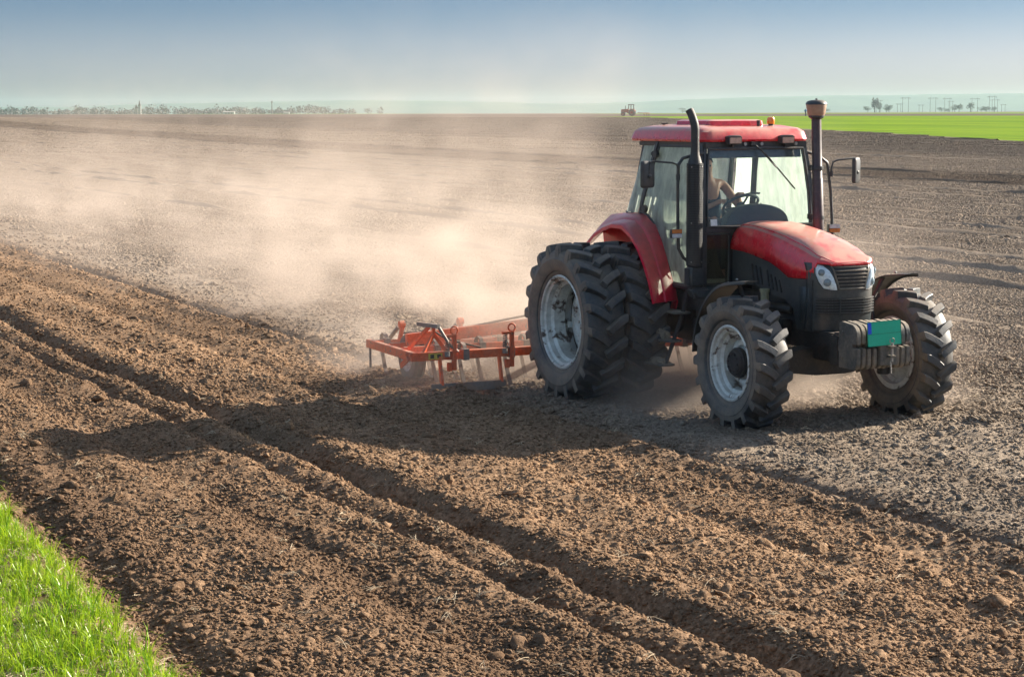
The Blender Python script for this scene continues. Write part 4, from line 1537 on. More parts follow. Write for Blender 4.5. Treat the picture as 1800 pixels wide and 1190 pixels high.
def build_driver():
    bx, by = from_uv(0.0, 0.0)
    root = thing('person', (TX, TY, 0.0), TROT, 'driver in a dark sleeveless top sitting in the cab at the steering wheel', 'person')
    J = {
        'pelvis': ((0.30, -0.05, 1.90), (0.16, 0.13)), 'waist': ((0.31, -0.06, 2.06), (0.15, 0.11)), 'chest': ((0.35, -0.09, 2.24), (0.165, 0.115)), 'upper': ((0.37, -0.11, 2.36), (0.13, 0.09)),
        'neck': ((0.40, -0.13, 2.44), 0.055), 'skull': ((0.425, -0.15, 2.53), (0.076, 0.09)), 'crown': ((0.415, -0.155, 2.62), (0.078, 0.09)), 'top': ((0.405, -0.155, 2.67), (0.045, 0.05)),
        'chin': ((0.49, -0.17, 2.505), 0.032), 'nose': ((0.518, -0.18, 2.555), 0.011),
        'l_sh': ((0.38, 0.09, 2.37), 0.062), 'l_up': ((0.46, 0.15, 2.25), 0.052), 'l_el': ((0.56, 0.19, 2.13), 0.043), 'l_fo': ((0.68, 0.13, 2.17), 0.038), 'l_wr': ((0.79, 0.05, 2.24), 0.027), 'l_pa': ((0.845, 0.02, 2.275), (0.036, 0.017)),
        'r_sh': ((0.36, -0.29, 2.34), 0.062), 'r_up': ((0.42, -0.36, 2.22), 0.052), 'r_el': ((0.50, -0.38, 2.09), 0.043), 'r_fo': ((0.62, -0.31, 2.10), 0.038), 'r_wr': ((0.76, -0.22, 2.17), 0.027), 'r_pa': ((0.81, -0.19, 2.20), (0.036, 0.017)),
        'l_hip': ((0.36, 0.06, 1.86), 0.095), 'l_kn': ((0.80, 0.12, 1.87), 0.07), 'l_ca': ((0.92, 0.12, 1.66), 0.06), 'l_an': ((0.98, 0.12, 1.42), 0.042), 'l_to': ((1.14, 0.13, 1.345), 0.04),
        'r_hip': ((0.36, -0.16, 1.86), 0.095), 'r_kn': ((0.80, -0.22, 1.87), 0.07), 'r_ca': ((0.92, -0.22, 1.66), 0.06), 'r_an': ((0.98, -0.22, 1.42), 0.042), 'r_to': ((1.14, -0.23, 1.345), 0.04),
    }
    B = [('pelvis', 'waist'), ('waist', 'chest'), ('chest', 'upper'), ('upper', 'neck'), ('neck', 'skull'), ('skull', 'crown'), ('crown', 'top'), ('skull', 'chin'), ('skull', 'nose'),
         ('upper', 'l_sh'), ('l_sh', 'l_up'), ('l_up', 'l_el'), ('l_el', 'l_fo'), ('l_fo', 'l_wr'), ('l_wr', 'l_pa'), ('upper', 'r_sh'), ('r_sh', 'r_up'), ('r_up', 'r_el'), ('r_el', 'r_fo'), ('r_fo', 'r_wr'), ('r_wr', 'r_pa'),
         ('pelvis', 'l_hip'), ('l_hip', 'l_kn'), ('l_kn', 'l_ca'), ('l_ca', 'l_an'), ('l_an', 'l_to'), ('pelvis', 'r_hip'), ('r_hip', 'r_kn'), ('r_kn', 'r_ca'), ('r_ca', 'r_an'), ('r_an', 'r_to')]
    for s, pa, pts in ((1, 'l_pa', Vector((0.845, 0.02, 2.275))), (-1, 'r_pa', Vector((0.81, -0.19, 2.20)))):
        for k in range(4):
            off = (k - 1.5) * 0.019
            ln = (0.9, 1.0, 0.96, 0.78)[k]
            p0 = pts + Vector((0.028, off, 0.010))
            p1 = p0 + Vector((0.034 * ln, off * 0.15, 0.002))
            p2 = p1 + Vector((0.018 * ln, 0, -0.028 * ln))
            p3 = p2 + Vector((-0.012, 0, -0.022 * ln))
            for j, (p, r) in enumerate(((p0, 0.0095), (p1, 0.009), (p2, 0.0085), (p3, 0.007))):
                J['%s_f%d_%d' % (pa, k, j)] = (tuple(p), r)
            B += [(pa, '%s_f%d_0' % (pa, k))] + [('%s_f%d_%d' % (pa, k, j), '%s_f%d_%d' % (pa, k, j + 1)) for j in range(3)]
        t0 = pts + Vector((-0.005, -s * 0.038, -0.012))
        t1 = t0 + Vector((0.03, -s * 0.008, -0.026))
        J[pa + '_t0'] = (tuple(t0), 0.011)
        J[pa + '_t1'] = (tuple(t1), 0.009)
        B += [(pa, pa + '_t0'), (pa + '_t0', pa + '_t1')]
    body = skin_mesh('body', J, B, M['skin'], root)
    # clothing follows the same joints, a little larger
    C = {k: (J[k][0], tuple(q + 0.012 for q in J[k][1])) for k in ('pelvis', 'waist', 'chest')}
    C['upper'] = ((0.37, -0.11, 2.33), (0.135, 0.098))
    C['strap_l'] = ((0.385, -0.01, 2.42), (0.035, 0.05))
    C['strap_r'] = ((0.375, -0.22, 2.41), (0.035, 0.05))
    skin_mesh('tank_top', C, [('pelvis', 'waist'), ('waist', 'chest'), ('chest', 'upper'), ('upper', 'strap_l'), ('upper', 'strap_r')], M['shirt'], root)
    L = {k: (J[k][0], (J[k][1][0] + 0.015, J[k][1][1] + 0.015) if isinstance(J[k][1], tuple) else J[k][1] + 0.014) for k in ('pelvis', 'l_hip', 'l_kn', 'l_ca', 'l_an', 'r_hip', 'r_kn', 'r_ca', 'r_an')}
    skin_mesh('trousers', L, [('pelvis', 'l_hip'), ('l_hip', 'l_kn'), ('l_kn', 'l_ca'), ('l_ca', 'l_an'), ('pelvis', 'r_hip'), ('r_hip', 'r_kn'), ('r_kn', 'r_ca'), ('r_ca', 'r_an')], M['trousers'], root)
    mb = MB()
    mb.sphere((0.395, -0.152, 2.615), 0.108, 16, 10, (0.98, 0.80, 0.98))
    mb.v = [(x, y, z) for x, y, z in mb.v]
    hr = mb.obj('hair', M['hair'], root)
    # keep only what lies behind and above the brow
    me = hr.data
    bm = bmesh.new()
    bm.from_mesh(me)
    bmesh.ops.delete(bm, geom=[v for v in bm.verts if (v.co.x - 0.41) * 0.9 - (v.co.z - 2.60) > 0.035 or v.co.z < 2.545], context='VERTS')
    bm.to_mesh(me)
    bm.free()
    for s in (-1, 1):
        mb = MB()
        mb.sphere((0.415, -0.152 + s * 0.078, 2.56), 0.026, 8, 6, (0.6, 0.35, 1.0))
        mb.obj('ear', M['skin'], root)
        mb = MB()
        mb.sphere((0.498, -0.172 + s * 0.032, 2.582), 0.011, 8, 6)
        mb.obj('eye', M['ink'], root)
    mb = MB()
    mb.tube([(0.512, -0.172 - 0.02, 2.522), (0.519, -0.173, 2.521), (0.512, -0.172 + 0.02, 2.522)], 0.005, 6)
    mb.obj('mouth', paint('lip', (0.35, 0.12, 0.09), 0.5, 0, 0, top=0), root)


build_driver()


# ------------------------------------------------------------------ the cultivator
imp = thing('cultivator', (TX, TY, 0.0), TROT, 'orange field cultivator with spring tines and gauge wheels working behind the tractor in dust', 'cultivator')
XF, XR, YS, ZB = -1.02, -2.45, 3.08, 0.41
mb = MB()
mb.beam((XF, -YS - 0.05, ZB), (XF, YS + 0.05, ZB), 0.08, 0.10)
fb = mb.obj('front_beam', M['orange'], imp, bevel=0.006)
mb = MB()
mb.box((XF + 0.043, -YS + 0.17, ZB), (0.004, 0.17, 0.07))
mb.obj('warning_sticker', M['yellow'], fb)
mb = MB()
for k in range(2):
    mb.box((XF + 0.046, -YS + 0.13 + 0.085 * k, ZB), (0.002, 0.045, 0.045))
mb.obj('sticker_print', M['ink'], fb)
for x, zz_ in ((XR, ZB), (-1.55, ZB + 0.01), (-2.0, ZB + 0.01)):
    mb = MB()
    mb.beam((x, -YS, zz_), (x, YS, zz_), 0.07, 0.09)
    mb.obj('cross_beam', M['orange'], imp, bevel=0.006)
for s in (-1, 1):
    mb = MB()
    mb.beam((XF + 0.03, s * (YS + 0.08), ZB), (XR - 0.05, s * (YS + 0.08), ZB + 0.01), 0.07, 0.10)
    for x in (XF + 0.0, XF - 0.12):
        mb.tube([(x, s * (YS + 0.10), ZB + 0.02), (x, s * (YS + 0.135), ZB + 0.02)], 0.022, 6)
    sb = mb.obj('side_beam', M['orange'], imp, bevel=0.006)
    mb = MB()
    mb.beam((XF - 0.02, s * (YS + 0.12), ZB - 0.02), (XF + 0.14, s * (YS + 0.13), ZB - 0.13), 0.02, 0.06) if False else mb.beam((XF - 0.05, s * (YS + 0.13), ZB - 0.02), (XF - 0.28, s * (YS + 0.13), ZB - 0.13), 0.02, 0.06)
    mb.obj('stop_arm', M['orange'], sb)
    mb = MB()
    mb.box((XR - 0.08, s * (YS + 0.05), ZB - 0.12), (0.03, 0.02, 0.34))
    mb.box((XR - 0.02, s * (YS - 0.08), ZB - 0.06), (0.10, 0.10, 0.06))
    mb.obj('corner_marker', M['grey_steel'], sb)
    # sloping main arm of the folding wing
    mb = MB()
    mb.beam((-1.78, s * 2.95, 0.52), (-1.72, s * 1.05, 0.66), 0.09, 0.14)
    mb.obj('wing_arm', M['orange'], imp, bevel=0.008)
    # hinge towers on the front corner and along the wing
    mb = MB()
    for y0 in (YS - 0.05, YS - 0.33):
        mb.beam((XF, s * y0, ZB + 0.04), (XF - 0.05, s * (YS - 0.19), 0.66), 0.03, 0.045)
    mb.beam((XF - 0.42, s * (YS - 0.02), ZB + 0.04), (XF - 0.12, s * (YS - 0.17), 0.745), 0.03, 0.045)
    mb.beam((XF - 0.05, s * (YS - 0.19), 0.65), (XF - 0.06, s * (YS - 0.19), 0.77), 0.03, 0.05)
    tw = mb.obj('hinge_tower', M['orange'], imp, bevel=0.004)
    mb = MB()
    mb.beam((XF - 0.36, s * (YS - 0.12), 0.75), (XF + 0.10, s * (YS - 0.19), 0.76), 0.04, 0.045)
    mb.tube([(XF + 0.08, s * (YS - 0.2), 0.75), (XF + 0.10, s * (YS - 0.3), 0.58), (XF + 0.05, s * (YS - 0.33), 0.55), (XF + 0.05, s * (YS - 0.45), 0.45)], 0.02, 8)
    mb.obj('lock_bar', M['grey_steel'], tw)
    for yy in (2.82, 2.05):
        mb = MB()
        mb.beam((-2.35, s * yy, ZB + 0.03), (-2.30, s * (yy - 0.03), 0.64), 0.035, 0.06)
        mb.tube([(-2.30, s * (yy - 0.05), 0.65), (-2.30, s * (yy + 0.02), 0.65)], 0.045, 14)
        t2 = mb.obj('rear_tower', M['orange'], imp, bevel=0.003)
        mb = MB()
        mb.tube([(-2.36, s * yy, 0.62), (-2.60, s * (yy + 0.02), 0.46)], 0.026, 10)
        mb.obj('cylinder', M['grey_steel'], t2)
    # adjuster posts with coil springs
    for yy in (2.68, 1.95, 1.25):
        mb = MB()
        mb.box((XF + 0.06, s * yy, 0.45), (0.045, 0.045, 0.42))
        mb.box((XF + 0.06, s * (yy + 0.05), 0.64), (0.05, 0.14, 0.03))
        mb.tube([(XF + 0.06, s * yy + 0.045 * math.cos(t), 0.70 + 0.045 * math.sin(t)) for t in np.linspace(0, 6.283, 13)[:-1]], 0.011, 6, closed=True)
        mb.box((XF + 0.06, s * (yy + 0.06), 0.28), (0.05, 0.05, 0.10))
        ps = mb.obj('adjuster_post', M['orange'], imp, bevel=0.003)
        mb = MB()
        mb.tube([(XF + 0.06 + 0.024 * math.cos(t), s * (yy + 0.085) + 0.024 * math.sin(t), 0.46 + 0.17 * t / 50) for t in np.linspace(0, 50, 110)], 0.006, 5)
        mb.tube([(XF + 0.06, s * (yy + 0.085), 0.40), (XF + 0.06, s * (yy + 0.085), 0.46)], 0.032, 10)
        mb.obj('coil_spring', M['grey_steel'], ps)
    # gauge wheel
    mb = MB()
    mb.lathe([(0.16, -0.07), (0.24, -0.085), (0.275, -0.07), (0.285, -0.04), (0.29, -0.035), (0.28, -0.02), (0.28, 0.02), (0.29, 0.035), (0.285, 0.04), (0.275, 0.07), (0.24, 0.085), (0.16, 0.07)], 40)
    gw = mb.obj('gauge_wheel', M['rubber'], imp)
    gw.location = (-1.98, s * 2.80, 0.285)
    mb = MB()
    mb.lathe([(0.17, -0.075), (0.155, -0.06), (0.10, -0.01), (0.04, -0.03), (0.0, -0.03), (0.0, 0.03), (0.04, 0.03), (0.10, 0.01), (0.155, 0.06), (0.17, 0.075)], 28)
    mb.obj('rim', M['rim'], gw)
    mb = MB()
    mb.beam((0, s * -0.12, 0), (0.35, s * -0.12, 0.16), 0.03, 0.06)
    mb.tube([(0, -0.13, 0), (0, 0.13, 0)], 0.025, 10)
    mb.obj('wheel_arm', M['orange'], gw)
mb = MB()
mb.beam((XF + 0.10, -YS + 0.1, 0.045), (XF + 0.10, -2.05, 0.045), 0.04, 0.10)
mb.obj('levelling_board', M['grey_steel'], imp, bevel=0.005)
mb = MB()
mb.beam((XF + 0.10, 2.05, 0.045), (XF + 0.10, YS - 0.1, 0.045), 0.04, 0.10)
mb.obj('levelling_board', M['grey_steel'], imp, bevel=0.005)
for s in (-1, 1):
    for yy in (2.85, 2.1):
        mb = MB()
        mb.beam((XF + 0.10, s * yy, 0.07), (XF + 0.02, s * yy, ZB), 0.03, 0.05)
        mb.obj('board_arm', M['orange'], imp)
mb = MB()
mb.beam((-1.05, -0.45, 0.40), (-1.05, 0, 0.98), 0.06, 0.07)
mb.beam((-1.05, 0.45, 0.40), (-1.05, 0, 0.98), 0.06, 0.07)
mb.beam((-1.05, 0, 0.95), (-2.3, 0, 0.5), 0.06, 0.07)
mb.beam((-1.7, -1.3, 0.90), (-1.7, 1.3, 0.90), 0.08, 0.09)
mb.beam((-1.7, -0.4, 0.90), (-1.7, -0.4, 0.45), 0.06, 0.06)
mb.beam((-1.7, 0.4, 0.90), (-1.7, 0.4, 0.45), 0.06, 0.06)
mb.obj('headstock', M['orange'], imp, bevel=0.005)
M['hose'] = paint('hose_rubber', (0.02, 0.02, 0.022), 0.5, 0, 0.3)
for s in (-1, 1):
    mb = MB()
    mb.tube([(-1.1, s * 0.3, 0.95), (-1.35, s * 0.8, 0.80), (-1.6, s * 1.3, 0.78), (-1.75, s * 2.0, 0.66), (-2.1, s * 2.4, 0.56), (-2.5, s * 2.75, 0.52)], 0.014, 7)
    mb.obj('hydraulic_hose', M['hose'], imp)
    mb = MB()
    mb.tube([(XF - 0.05, s * 2.3, ZB + 0.06), (XF - 0.12, s * 2.55, ZB + 0.13), (XF - 0.1, s * 2.75, ZB + 0.20), (XF - 0.12, s * 2.88, 0.70)], 0.012, 7)
    mb.obj('hydraulic_hose', M['hose'], imp)
# spring tines in four ranks: a C spring, a shank and a share
mb = MB()
pts = [(0.02, 0, -0.02), (0.03, 0, 0.04), (0.0, 0, 0.10), (-0.07, 0, 0.125), (-0.14, 0, 0.09), (-0.165, 0, 0.0), (-0.14, 0, -0.10), (-0.09, 0, -0.20), (-0.04, 0, -0.30), (0.02, 0, -0.38), (0.06, 0, -0.42)]
secs = []
for i, p in enumerate(pts):
    a_, b_ = Vector(pts[max(i - 1, 0)]), Vector(pts[min(i + 1, len(pts) - 1)])
    d_ = (b_ - a_).normalized()
    nrm = Vector((-d_.z, 0, d_.x))
    P_ = Vector(p)
    secs.append([P_ + nrm * 0.007 + Vector((0, 0.022, 0)), P_ + nrm * 0.007 - Vector((0, 0.022, 0)), P_ - nrm * 0.007 - Vector((0, 0.022, 0)), P_ - nrm * 0.007 + Vector((0, 0.022, 0))])
mb.loft(secs)
mb.box((0.02, 0, 0.0), (0.10, 0.07, 0.13))
tine_me = mb.mesh('tine', M['grey_steel'], smooth=40)
mb = MB()
mb.loft([[(0.0, -0.015, -0.36), (0.0, 0.015, -0.36), (-0.015, 0.01, -0.36), (-0.015, -0.01, -0.36)], [(0.03, -0.05, -0.40), (0.03, 0.05, -0.40), (0.01, 0.04, -0.41), (0.01, -0.04, -0.41)], [(0.09, -0.01, -0.45), (0.09, 0.01, -0.45), (0.08, 0.008, -0.455), (0.08, -0.008, -0.455)]])
share_me = mb.mesh('share', M['steel'])
for r_, x in enumerate((XF - 0.02, -1.55, -2.0, XR)):
    for k in range(11):
        y = -2.52 + 0.58 * k - 0.145 * r_
        if y > 2.95:
            continue
        t_ = link('tine', tine_me, imp)
        t_.location = (x, y, ZB)
        link('share', share_me, t_)


# ------------------------------------------------------------------ far things on the plain
def ground_z(x, y):
    return float(macro(np.array([float(x)]), np.array([float(y)]))[0])


def build_far_tractor():
    px, py = 30.5, 500.0
    t = thing('tractor', (px, py, ground_z(px, py)), R(170), 'small old red tractor with open dark cab working beyond the wheat strip', 'tractor')
    mb = MB()
    mb.loft([[(x, a * w, z0 + b * (z1 - z0)) for a, b in ((-1, 0), (1, 0), (1, 0.85), (0.75, 1), (-0.75, 1), (-1, 0.85))] for x, w, z0, z1 in ((0.9, 0.42, 0.8, 1.75), (2.2, 0.42, 0.8, 1.68), (2.75, 0.38, 0.85, 1.6))])
    mb.box((0.5, 0, 0.9), (1.6, 0.5, 0.5))
    mb.obj('hood', M['far_red'], t, bevel=0.03)
    mb = MB()
    for x, y in ((0.95, 0.62), (0.95, -0.62), (-0.45, 0.62), (-0.45, -0.62), (0.3, 0.64), (0.3, -0.64)):
        mb.beam((x, y, 1.3), (x * 0.85, y, 2.75), 0.09, 0.09)
    mb.box((0.25, 0, 1.3), (1.5, 1.3, 0.25))
    cab = mb.obj('cab_frame', M['ink'], t)
    mb = MB()
    mb.box((0.22, 0, 2.80), (1.55, 1.45, 0.16))
    mb.obj('cab_roof', M['ink'], cab, bevel=0.04)
    for s in (-1, 1):
        mb = MB()
        mb.loft([[(0.85 * math.cos(a) + d * math.cos(a), s * (0.7 + q), 0.85 + (0.85 + d) * math.sin(a)) for d, q in ((0, 0), (0.06, 0), (0.06, 0.45), (0, 0.45))] for a in np.linspace(R(15), R(165), 9)])
        mb.obj('fender', M['far_red'], t)
        for x, r_, y, w_ in ((0.0, 0.82, 0.92, 0.42), (2.25, 0.52, 0.82, 0.3)):
            mb = MB()
            mb.lathe([(r_ * 0.5, -w_ / 2), (r_ * 0.9, -w_ / 2), (r_, -w_ * 0.3), (r_, w_ * 0.3), (r_ * 0.9, w_ / 2), (r_ * 0.5, w_ / 2)], 24)
            wh = mb.obj('wheel', M['rubber'], t)
            wh.location = (x, s * y, r_)
            mb = MB()
            mb.lathe([(r_ * 0.52, -w_ * 0.4), (r_ * 0.4, -0.02), (0.02, -0.02), (0.02, 0.02), (r_ * 0.4, 0.02), (r_ * 0.52, w_ * 0.4)], 20)
            mb.obj('rim', M['far_red'], wh)
    mb = MB()
    mb.tube([(1.6, 0.3, 1.6), (1.6, 0.3, 2.55)], 0.07, 10)
    mb.obj('exhaust', M['ink'], t)
    h = thing('harrow', (px + 3.3, py - 0.5, ground_z(px + 3.3, py)), R(170), 'low rusty harrow drawn by the old red tractor beyond the wheat', 'harrow')
    mb = MB()
    for x in (-0.9, -0.3, 0.3):
        mb.beam((x, -1.6, 0.65), (x, 1.6, 0.65), 0.1, 0.1)
    mb.beam((-1.0, 0, 0.68), (2.0, 0, 0.75), 0.12, 0.12)
    mb.obj('frame', M['far_red'], h)
    for k in range(7):
        mb = MB()
        mb.beam((-0.9 + 0.6 * (k % 3), -1.5 + 0.5 * k, 0.62), (-0.95 + 0.6 * (k % 3), -1.5 + 0.5 * k, 0.02), 0.05, 0.05)
        mb.obj('tooth', M['chassis'], h)


build_far_tractor()


def build_walker():
    px, py = 63.5, 428.0
    t = thing('person', (px, py, ground_z(px, py)), R(-60), 'person in a blue jacket standing far off on the wheat field', 'person')
    J = {'pelvis': ((0, 0, 0.93), (0.16, 0.12)), 'chest': ((0, 0, 1.28), (0.19, 0.13)), 'neck': ((0, 0, 1.5), 0.06), 'head': ((0.02, 0, 1.64), 0.105), 'ls': ((0, 0.2, 1.42), 0.06), 'le': ((0.05, 0.3, 1.15), 0.05), 'lh': ((0.2, 0.22, 0.98), 0.035),
         'rs': ((0, -0.2, 1.42), 0.06), 're': ((0.02, -0.34, 1.16), 0.05), 'rh': ((0.18, -0.28, 0.96), 0.035), 'lk': ((0.06, 0.11, 0.5), 0.075), 'la': ((0.0, 0.11, 0.08), 0.05), 'rk': ((0.06, -0.11, 0.5), 0.075), 'ra': ((0.02, -0.11, 0.08), 0.05)}
    B = [('pelvis', 'chest'), ('chest', 'neck'), ('neck', 'head'), ('chest', 'ls'), ('ls', 'le'), ('le', 'lh'), ('chest', 'rs'), ('rs', 're'), ('re', 'rh'), ('pelvis', 'lk'), ('lk', 'la'), ('pelvis', 'rk'), ('rk', 'ra')]
    skin_mesh('body', J, B, M['trousers'], t, 1)
    C = {k: (J[k][0], (J[k][1][0] + 0.03, J[k][1][1] + 0.03) if isinstance(J[k][1], tuple) else J[k][1] + 0.025) for k in ('pelvis', 'chest', 'neck', 'ls', 'le', 'rs', 're')}
    skin_mesh('jacket', C, [('pelvis', 'chest'), ('chest', 'neck'), ('chest', 'ls'), ('ls', 'le'), ('chest', 'rs'), ('rs', 're')], M['blue_cloth'], t, 1)


build_walker()


def leaf_material(name, c1, c2):
    m, nt, b = new_mat(name)
    g = nt.nodes.new('ShaderNodeNewGeometry')
    r = X(nt, g.outputs['Random Per Island'])
    nt.links.new(mixc(nt, r, c1, c2), b.inputs['Base Color'])
    b.inputs['Roughness'].default_value = 0.9
    return m


M['leaf'] = leaf_material('far_leaves', (0.07, 0.09, 0.07), (0.13, 0.145, 0.11))
M['twig'] = leaf_material('bare_twigs', (0.075, 0.07, 0.07), (0.14, 0.125, 0.115))
M['bark'] = paint('bark', (0.06, 0.045, 0.035), 0.9, 0, 0.1)


def leaf_cloud(mb, c, rx, ry, rz, n, s, rr):
    for _ in range(n):
        while True:
            p = Vector((rr.uniform(-1, 1), rr.uniform(-1, 1), rr.uniform(-1, 1)))
            if p.length < 1:
                break
        q = Vector((c[0] + p.x * rx, c[1] + p.y * ry, c[2] + p.z * rz))
        a = Vector((rr.gauss(0, 1), rr.gauss(0, 1), rr.gauss(0, 1))).normalized() * s * rr.uniform(0.5, 1.3)
        b = a.cross(Vector((rr.gauss(0, 1), rr.gauss(0, 1), rr.gauss(0, 1)))).normalized() * s * rr.uniform(0.4, 1.0)
        mb.add([q - a - b, q + a - b, q + a + b, q - a + b], [(0, 1, 2, 3)])


def far_tree(px, py, h, w, label, group, rr, mat, name='tree'):
    z = ground_z(px, py)
    t = thing(name, (px, py, z), 0, label, 'tree' if name == 'tree' else 'shrub', group)
    mb = MB()
    mb.tube([(0, 0, -0.3), (0.1, 0, h * 0.3), (0, 0.1, h * 0.75)], [h * 0.035, h * 0.025, h * 0.008], 7)
    for k in range(5):
        a = rr.random() * 6.283
        z0 = h * rr.uniform(0.22, 0.5)
        mb.tube([(0, 0, z0), (math.cos(a) * w * 0.3, math.sin(a) * w * 0.3, z0 + h * 0.2), (math.cos(a) * w * 0.42, math.sin(a) * w * 0.42, z0 + h * 0.36)], [h * 0.014, h * 0.009, h * 0.003], 5)
    mb.obj('trunk', M['bark'], t)
    mb = MB()
    for k in range(7):
        a = rr.random() * 6.283
        q = rr.random() ** 0.5 * w * 0.32
        leaf_cloud(mb, (q * math.cos(a), q * math.sin(a), h * rr.uniform(0.35, 0.82)), w * 0.24, w * 0.24, h * 0.2, 70, h * 0.03, rr)
    mb.obj('crown', mat, t, smooth=0)


def img_x(px1800, d):
    """lateral position at distance d of something seen that far along the horizon"""
    return (px1800 - 900) / 3470.0 * d


rr = random.Random(11)
D1 = 2600.0
for px, h, w, nm in ((1523, 9, 12, 0), (1533, 20, 11, 1), (1543, 13, 12, 0), (1553, 11, 12, 0), (1563, 10, 14, 0)):
    far_tree(img_x(px, D1), D1 + rr.uniform(-20, 20), h, w, 'tall bare poplar standing above the bushes of the far clump' if nm else 'low bush in the far clump around the tall bare poplar', None if nm else 'bushes of the poplar clump', rr, M['twig'] if nm else M['leaf'], 'tree' if nm else 'shrub')
for px, h, w in ((1648, 8, 15), (1660, 6, 12), (1672, 11, 15), (1680, 12, 16), (1700, 14, 13), (1716, 8, 14), (1728, 8, 14), (1736, 10, 15), (1746, 8, 14)):
    far_tree(img_x(px, D1 * 1.05), D1 * 1.05 + rr.uniform(-20, 20), h, w, '%s bush in the loose far row among the power poles' % ('taller round' if h > 10 else 'low spreading'), 'bushes among the power poles', rr, M['leaf'], 'shrub')
for px, w_ in ((1200, 10), (1450, 9)):
    far_tree(img_x(px, D1), D1, 7.5, w_ * 1.7, 'lone low bush on the far plain away from the power poles', 'lone far bushes', rr, M['leaf'], 'shrub')


def power_pole(px, d, h, w):
    x, y = img_x(px, d), d
    t = thing('power_pole', (x, y, ground_z(x, y)), R(rr.uniform(-12, 12)), '%s power pole with a crossarm in the far haze' % ('short twin-legged' if h < 13 else 'tall wide twin-legged' if h >= 19 else 'middling twin-legged'), 'power pole', 'power poles on the far plain')
    for s in (-1, 1):
        mb = MB()
        mb.tube([(s * w / 2, 0, -0.5), (s * w / 2, 0, h)], [0.28, 0.2], 7)
        mb.obj('pole', M['pole'], t)
    mb = MB()
    mb.beam((-w * 0.9, 0, h * 0.93), (w * 0.9, 0, h * 0.93), 0.3, 0.35)
    mb.obj('crossarm', M['pole'], t)
    for k in (-0.8, 0, 0.8):
        mb = MB()
        mb.tube([(k * w, 0, h * 0.93), (k * w, 0, h * 0.86)], 0.16, 6)
        mb.obj('insulator', M['pole'], t)


for px, d, h, w in ((1542, 2500, 16, 5.5), (1578, 2700, 12, 5), (1589, 2450, 19, 7), (1637, 2500, 19, 7), (1662, 2600, 19, 7), (1668, 2800, 16, 5), (1710, 2500, 18, 7), (1740, 2450, 20, 7), (1745, 2650, 17, 7), (1760, 2900, 11, 5), (1616, 2900, 11, 5)):
    power_pole(px, d, h, w)


def build_treeline():
    """the village woods on the left, seen as one grey belt"""
    mb = MB()
    r2 = random.Random(3)
    D = 2700.0
    x = img_x(-120, D)
    x1 = img_x(700, D)
    while x < x1:
        px = x / D * 3470 + 900
        thick = 1.0 if px < 480 else max(0.15, 1.0 - (px - 480) / 190)
        if r2.random() < thick:
            h = r2.uniform(8.0, 13.0) * (0.75 + 0.25 * math.sin(px * 0.05) + 0.15 * math.sin(px * 0.21))
            w = r2.uniform(7, 16)
            y = D + r2.uniform(-60, 160)
            leaf_cloud(mb, (x, y, ground_z(x, y) + h * 0.5), w * 0.6, w * 0.6, h * 0.62, 60, 0.9, r2)
        x += r2.uniform(1.2, 4.0)
    o = mb.obj('tree_belt', M['twig'], None, smooth=0)
    tag(o, 'grey belt of far woodland and village gardens', kind='stuff')


build_treeline()
D2 = 1950.0


def building(px, w, h, d, label, spire=None):
    x = img_x(px, d)
    t = thing('building', (x, d, ground_z(x, d)), R(4), label, 'building')
    mb = MB()
    mb.box((0, 0, h / 2 - 0.3), (w, 8, h + 0.6))
    mb.obj('wall', M['hangar'], t)
    mb = MB()
    mb.loft([[(-w / 2 - 0.3, -4.4, h), (-w / 2 - 0.3, 0, h * 1.35), (-w / 2 - 0.3, 4.4, h)], [(w / 2 + 0.3, -4.4, h), (w / 2 + 0.3, 0, h * 1.35), (w / 2 + 0.3, 4.4, h)]])
    mb.obj('roof', M['hangar_roof'], t)
    for k in range(3):
        mb = MB()
        mb.box((-w / 4 + w / 4 * k, -4.03, h * 0.35), (w * 0.12, 0.1, h * 0.6))
        mb.obj('door', M['pole'], t)


building(408, 11, 2.0, D2, 'long white farm shed in front of the grey woodland')
building(508, 6, 1.5, D2 * 1.05, 'lower white shed beside the far mast')
x = img_x(483, D2)
t = thing('mast', (x, D2, ground_z(x, D2)), 0, 'thin tall mast rising above the grey woodland', 'mast')
mb = MB()
mb.tube([(0, 0, -0.5), (0, 0, 13)], [0.7, 0.35], 8)
mb.obj('shaft', M['pole'], t)
mb = MB()
mb.box((0, 0, 11.5), (1.6, 1.6, 1.2))
mb.obj('antenna', M['pole'], t)
for px, h in ((246, 11), (252, 15)):
    x = img_x(px, D2 * 1.05)
    t = thing('church_tower', (x, D2 * 1.05, ground_z(x, D2 * 1.05)), 0, '%s pointed church spire of the pair rising from the far woodland' % ('taller' if h > 13 else 'shorter'), 'tower', 'far church towers')
    mb = MB()
    mb.box((0, 0, h * 0.28), (2.6, 2.6, h * 0.62))
    mb.obj('wall', M['hangar_roof'], t)
    mb = MB()
    mb.lathe([(1.7, h * 0.58), (0.9, h * 0.75), (0.05, h)], 8, axis='Z')
    mb.obj('spire', M['pole'], t)


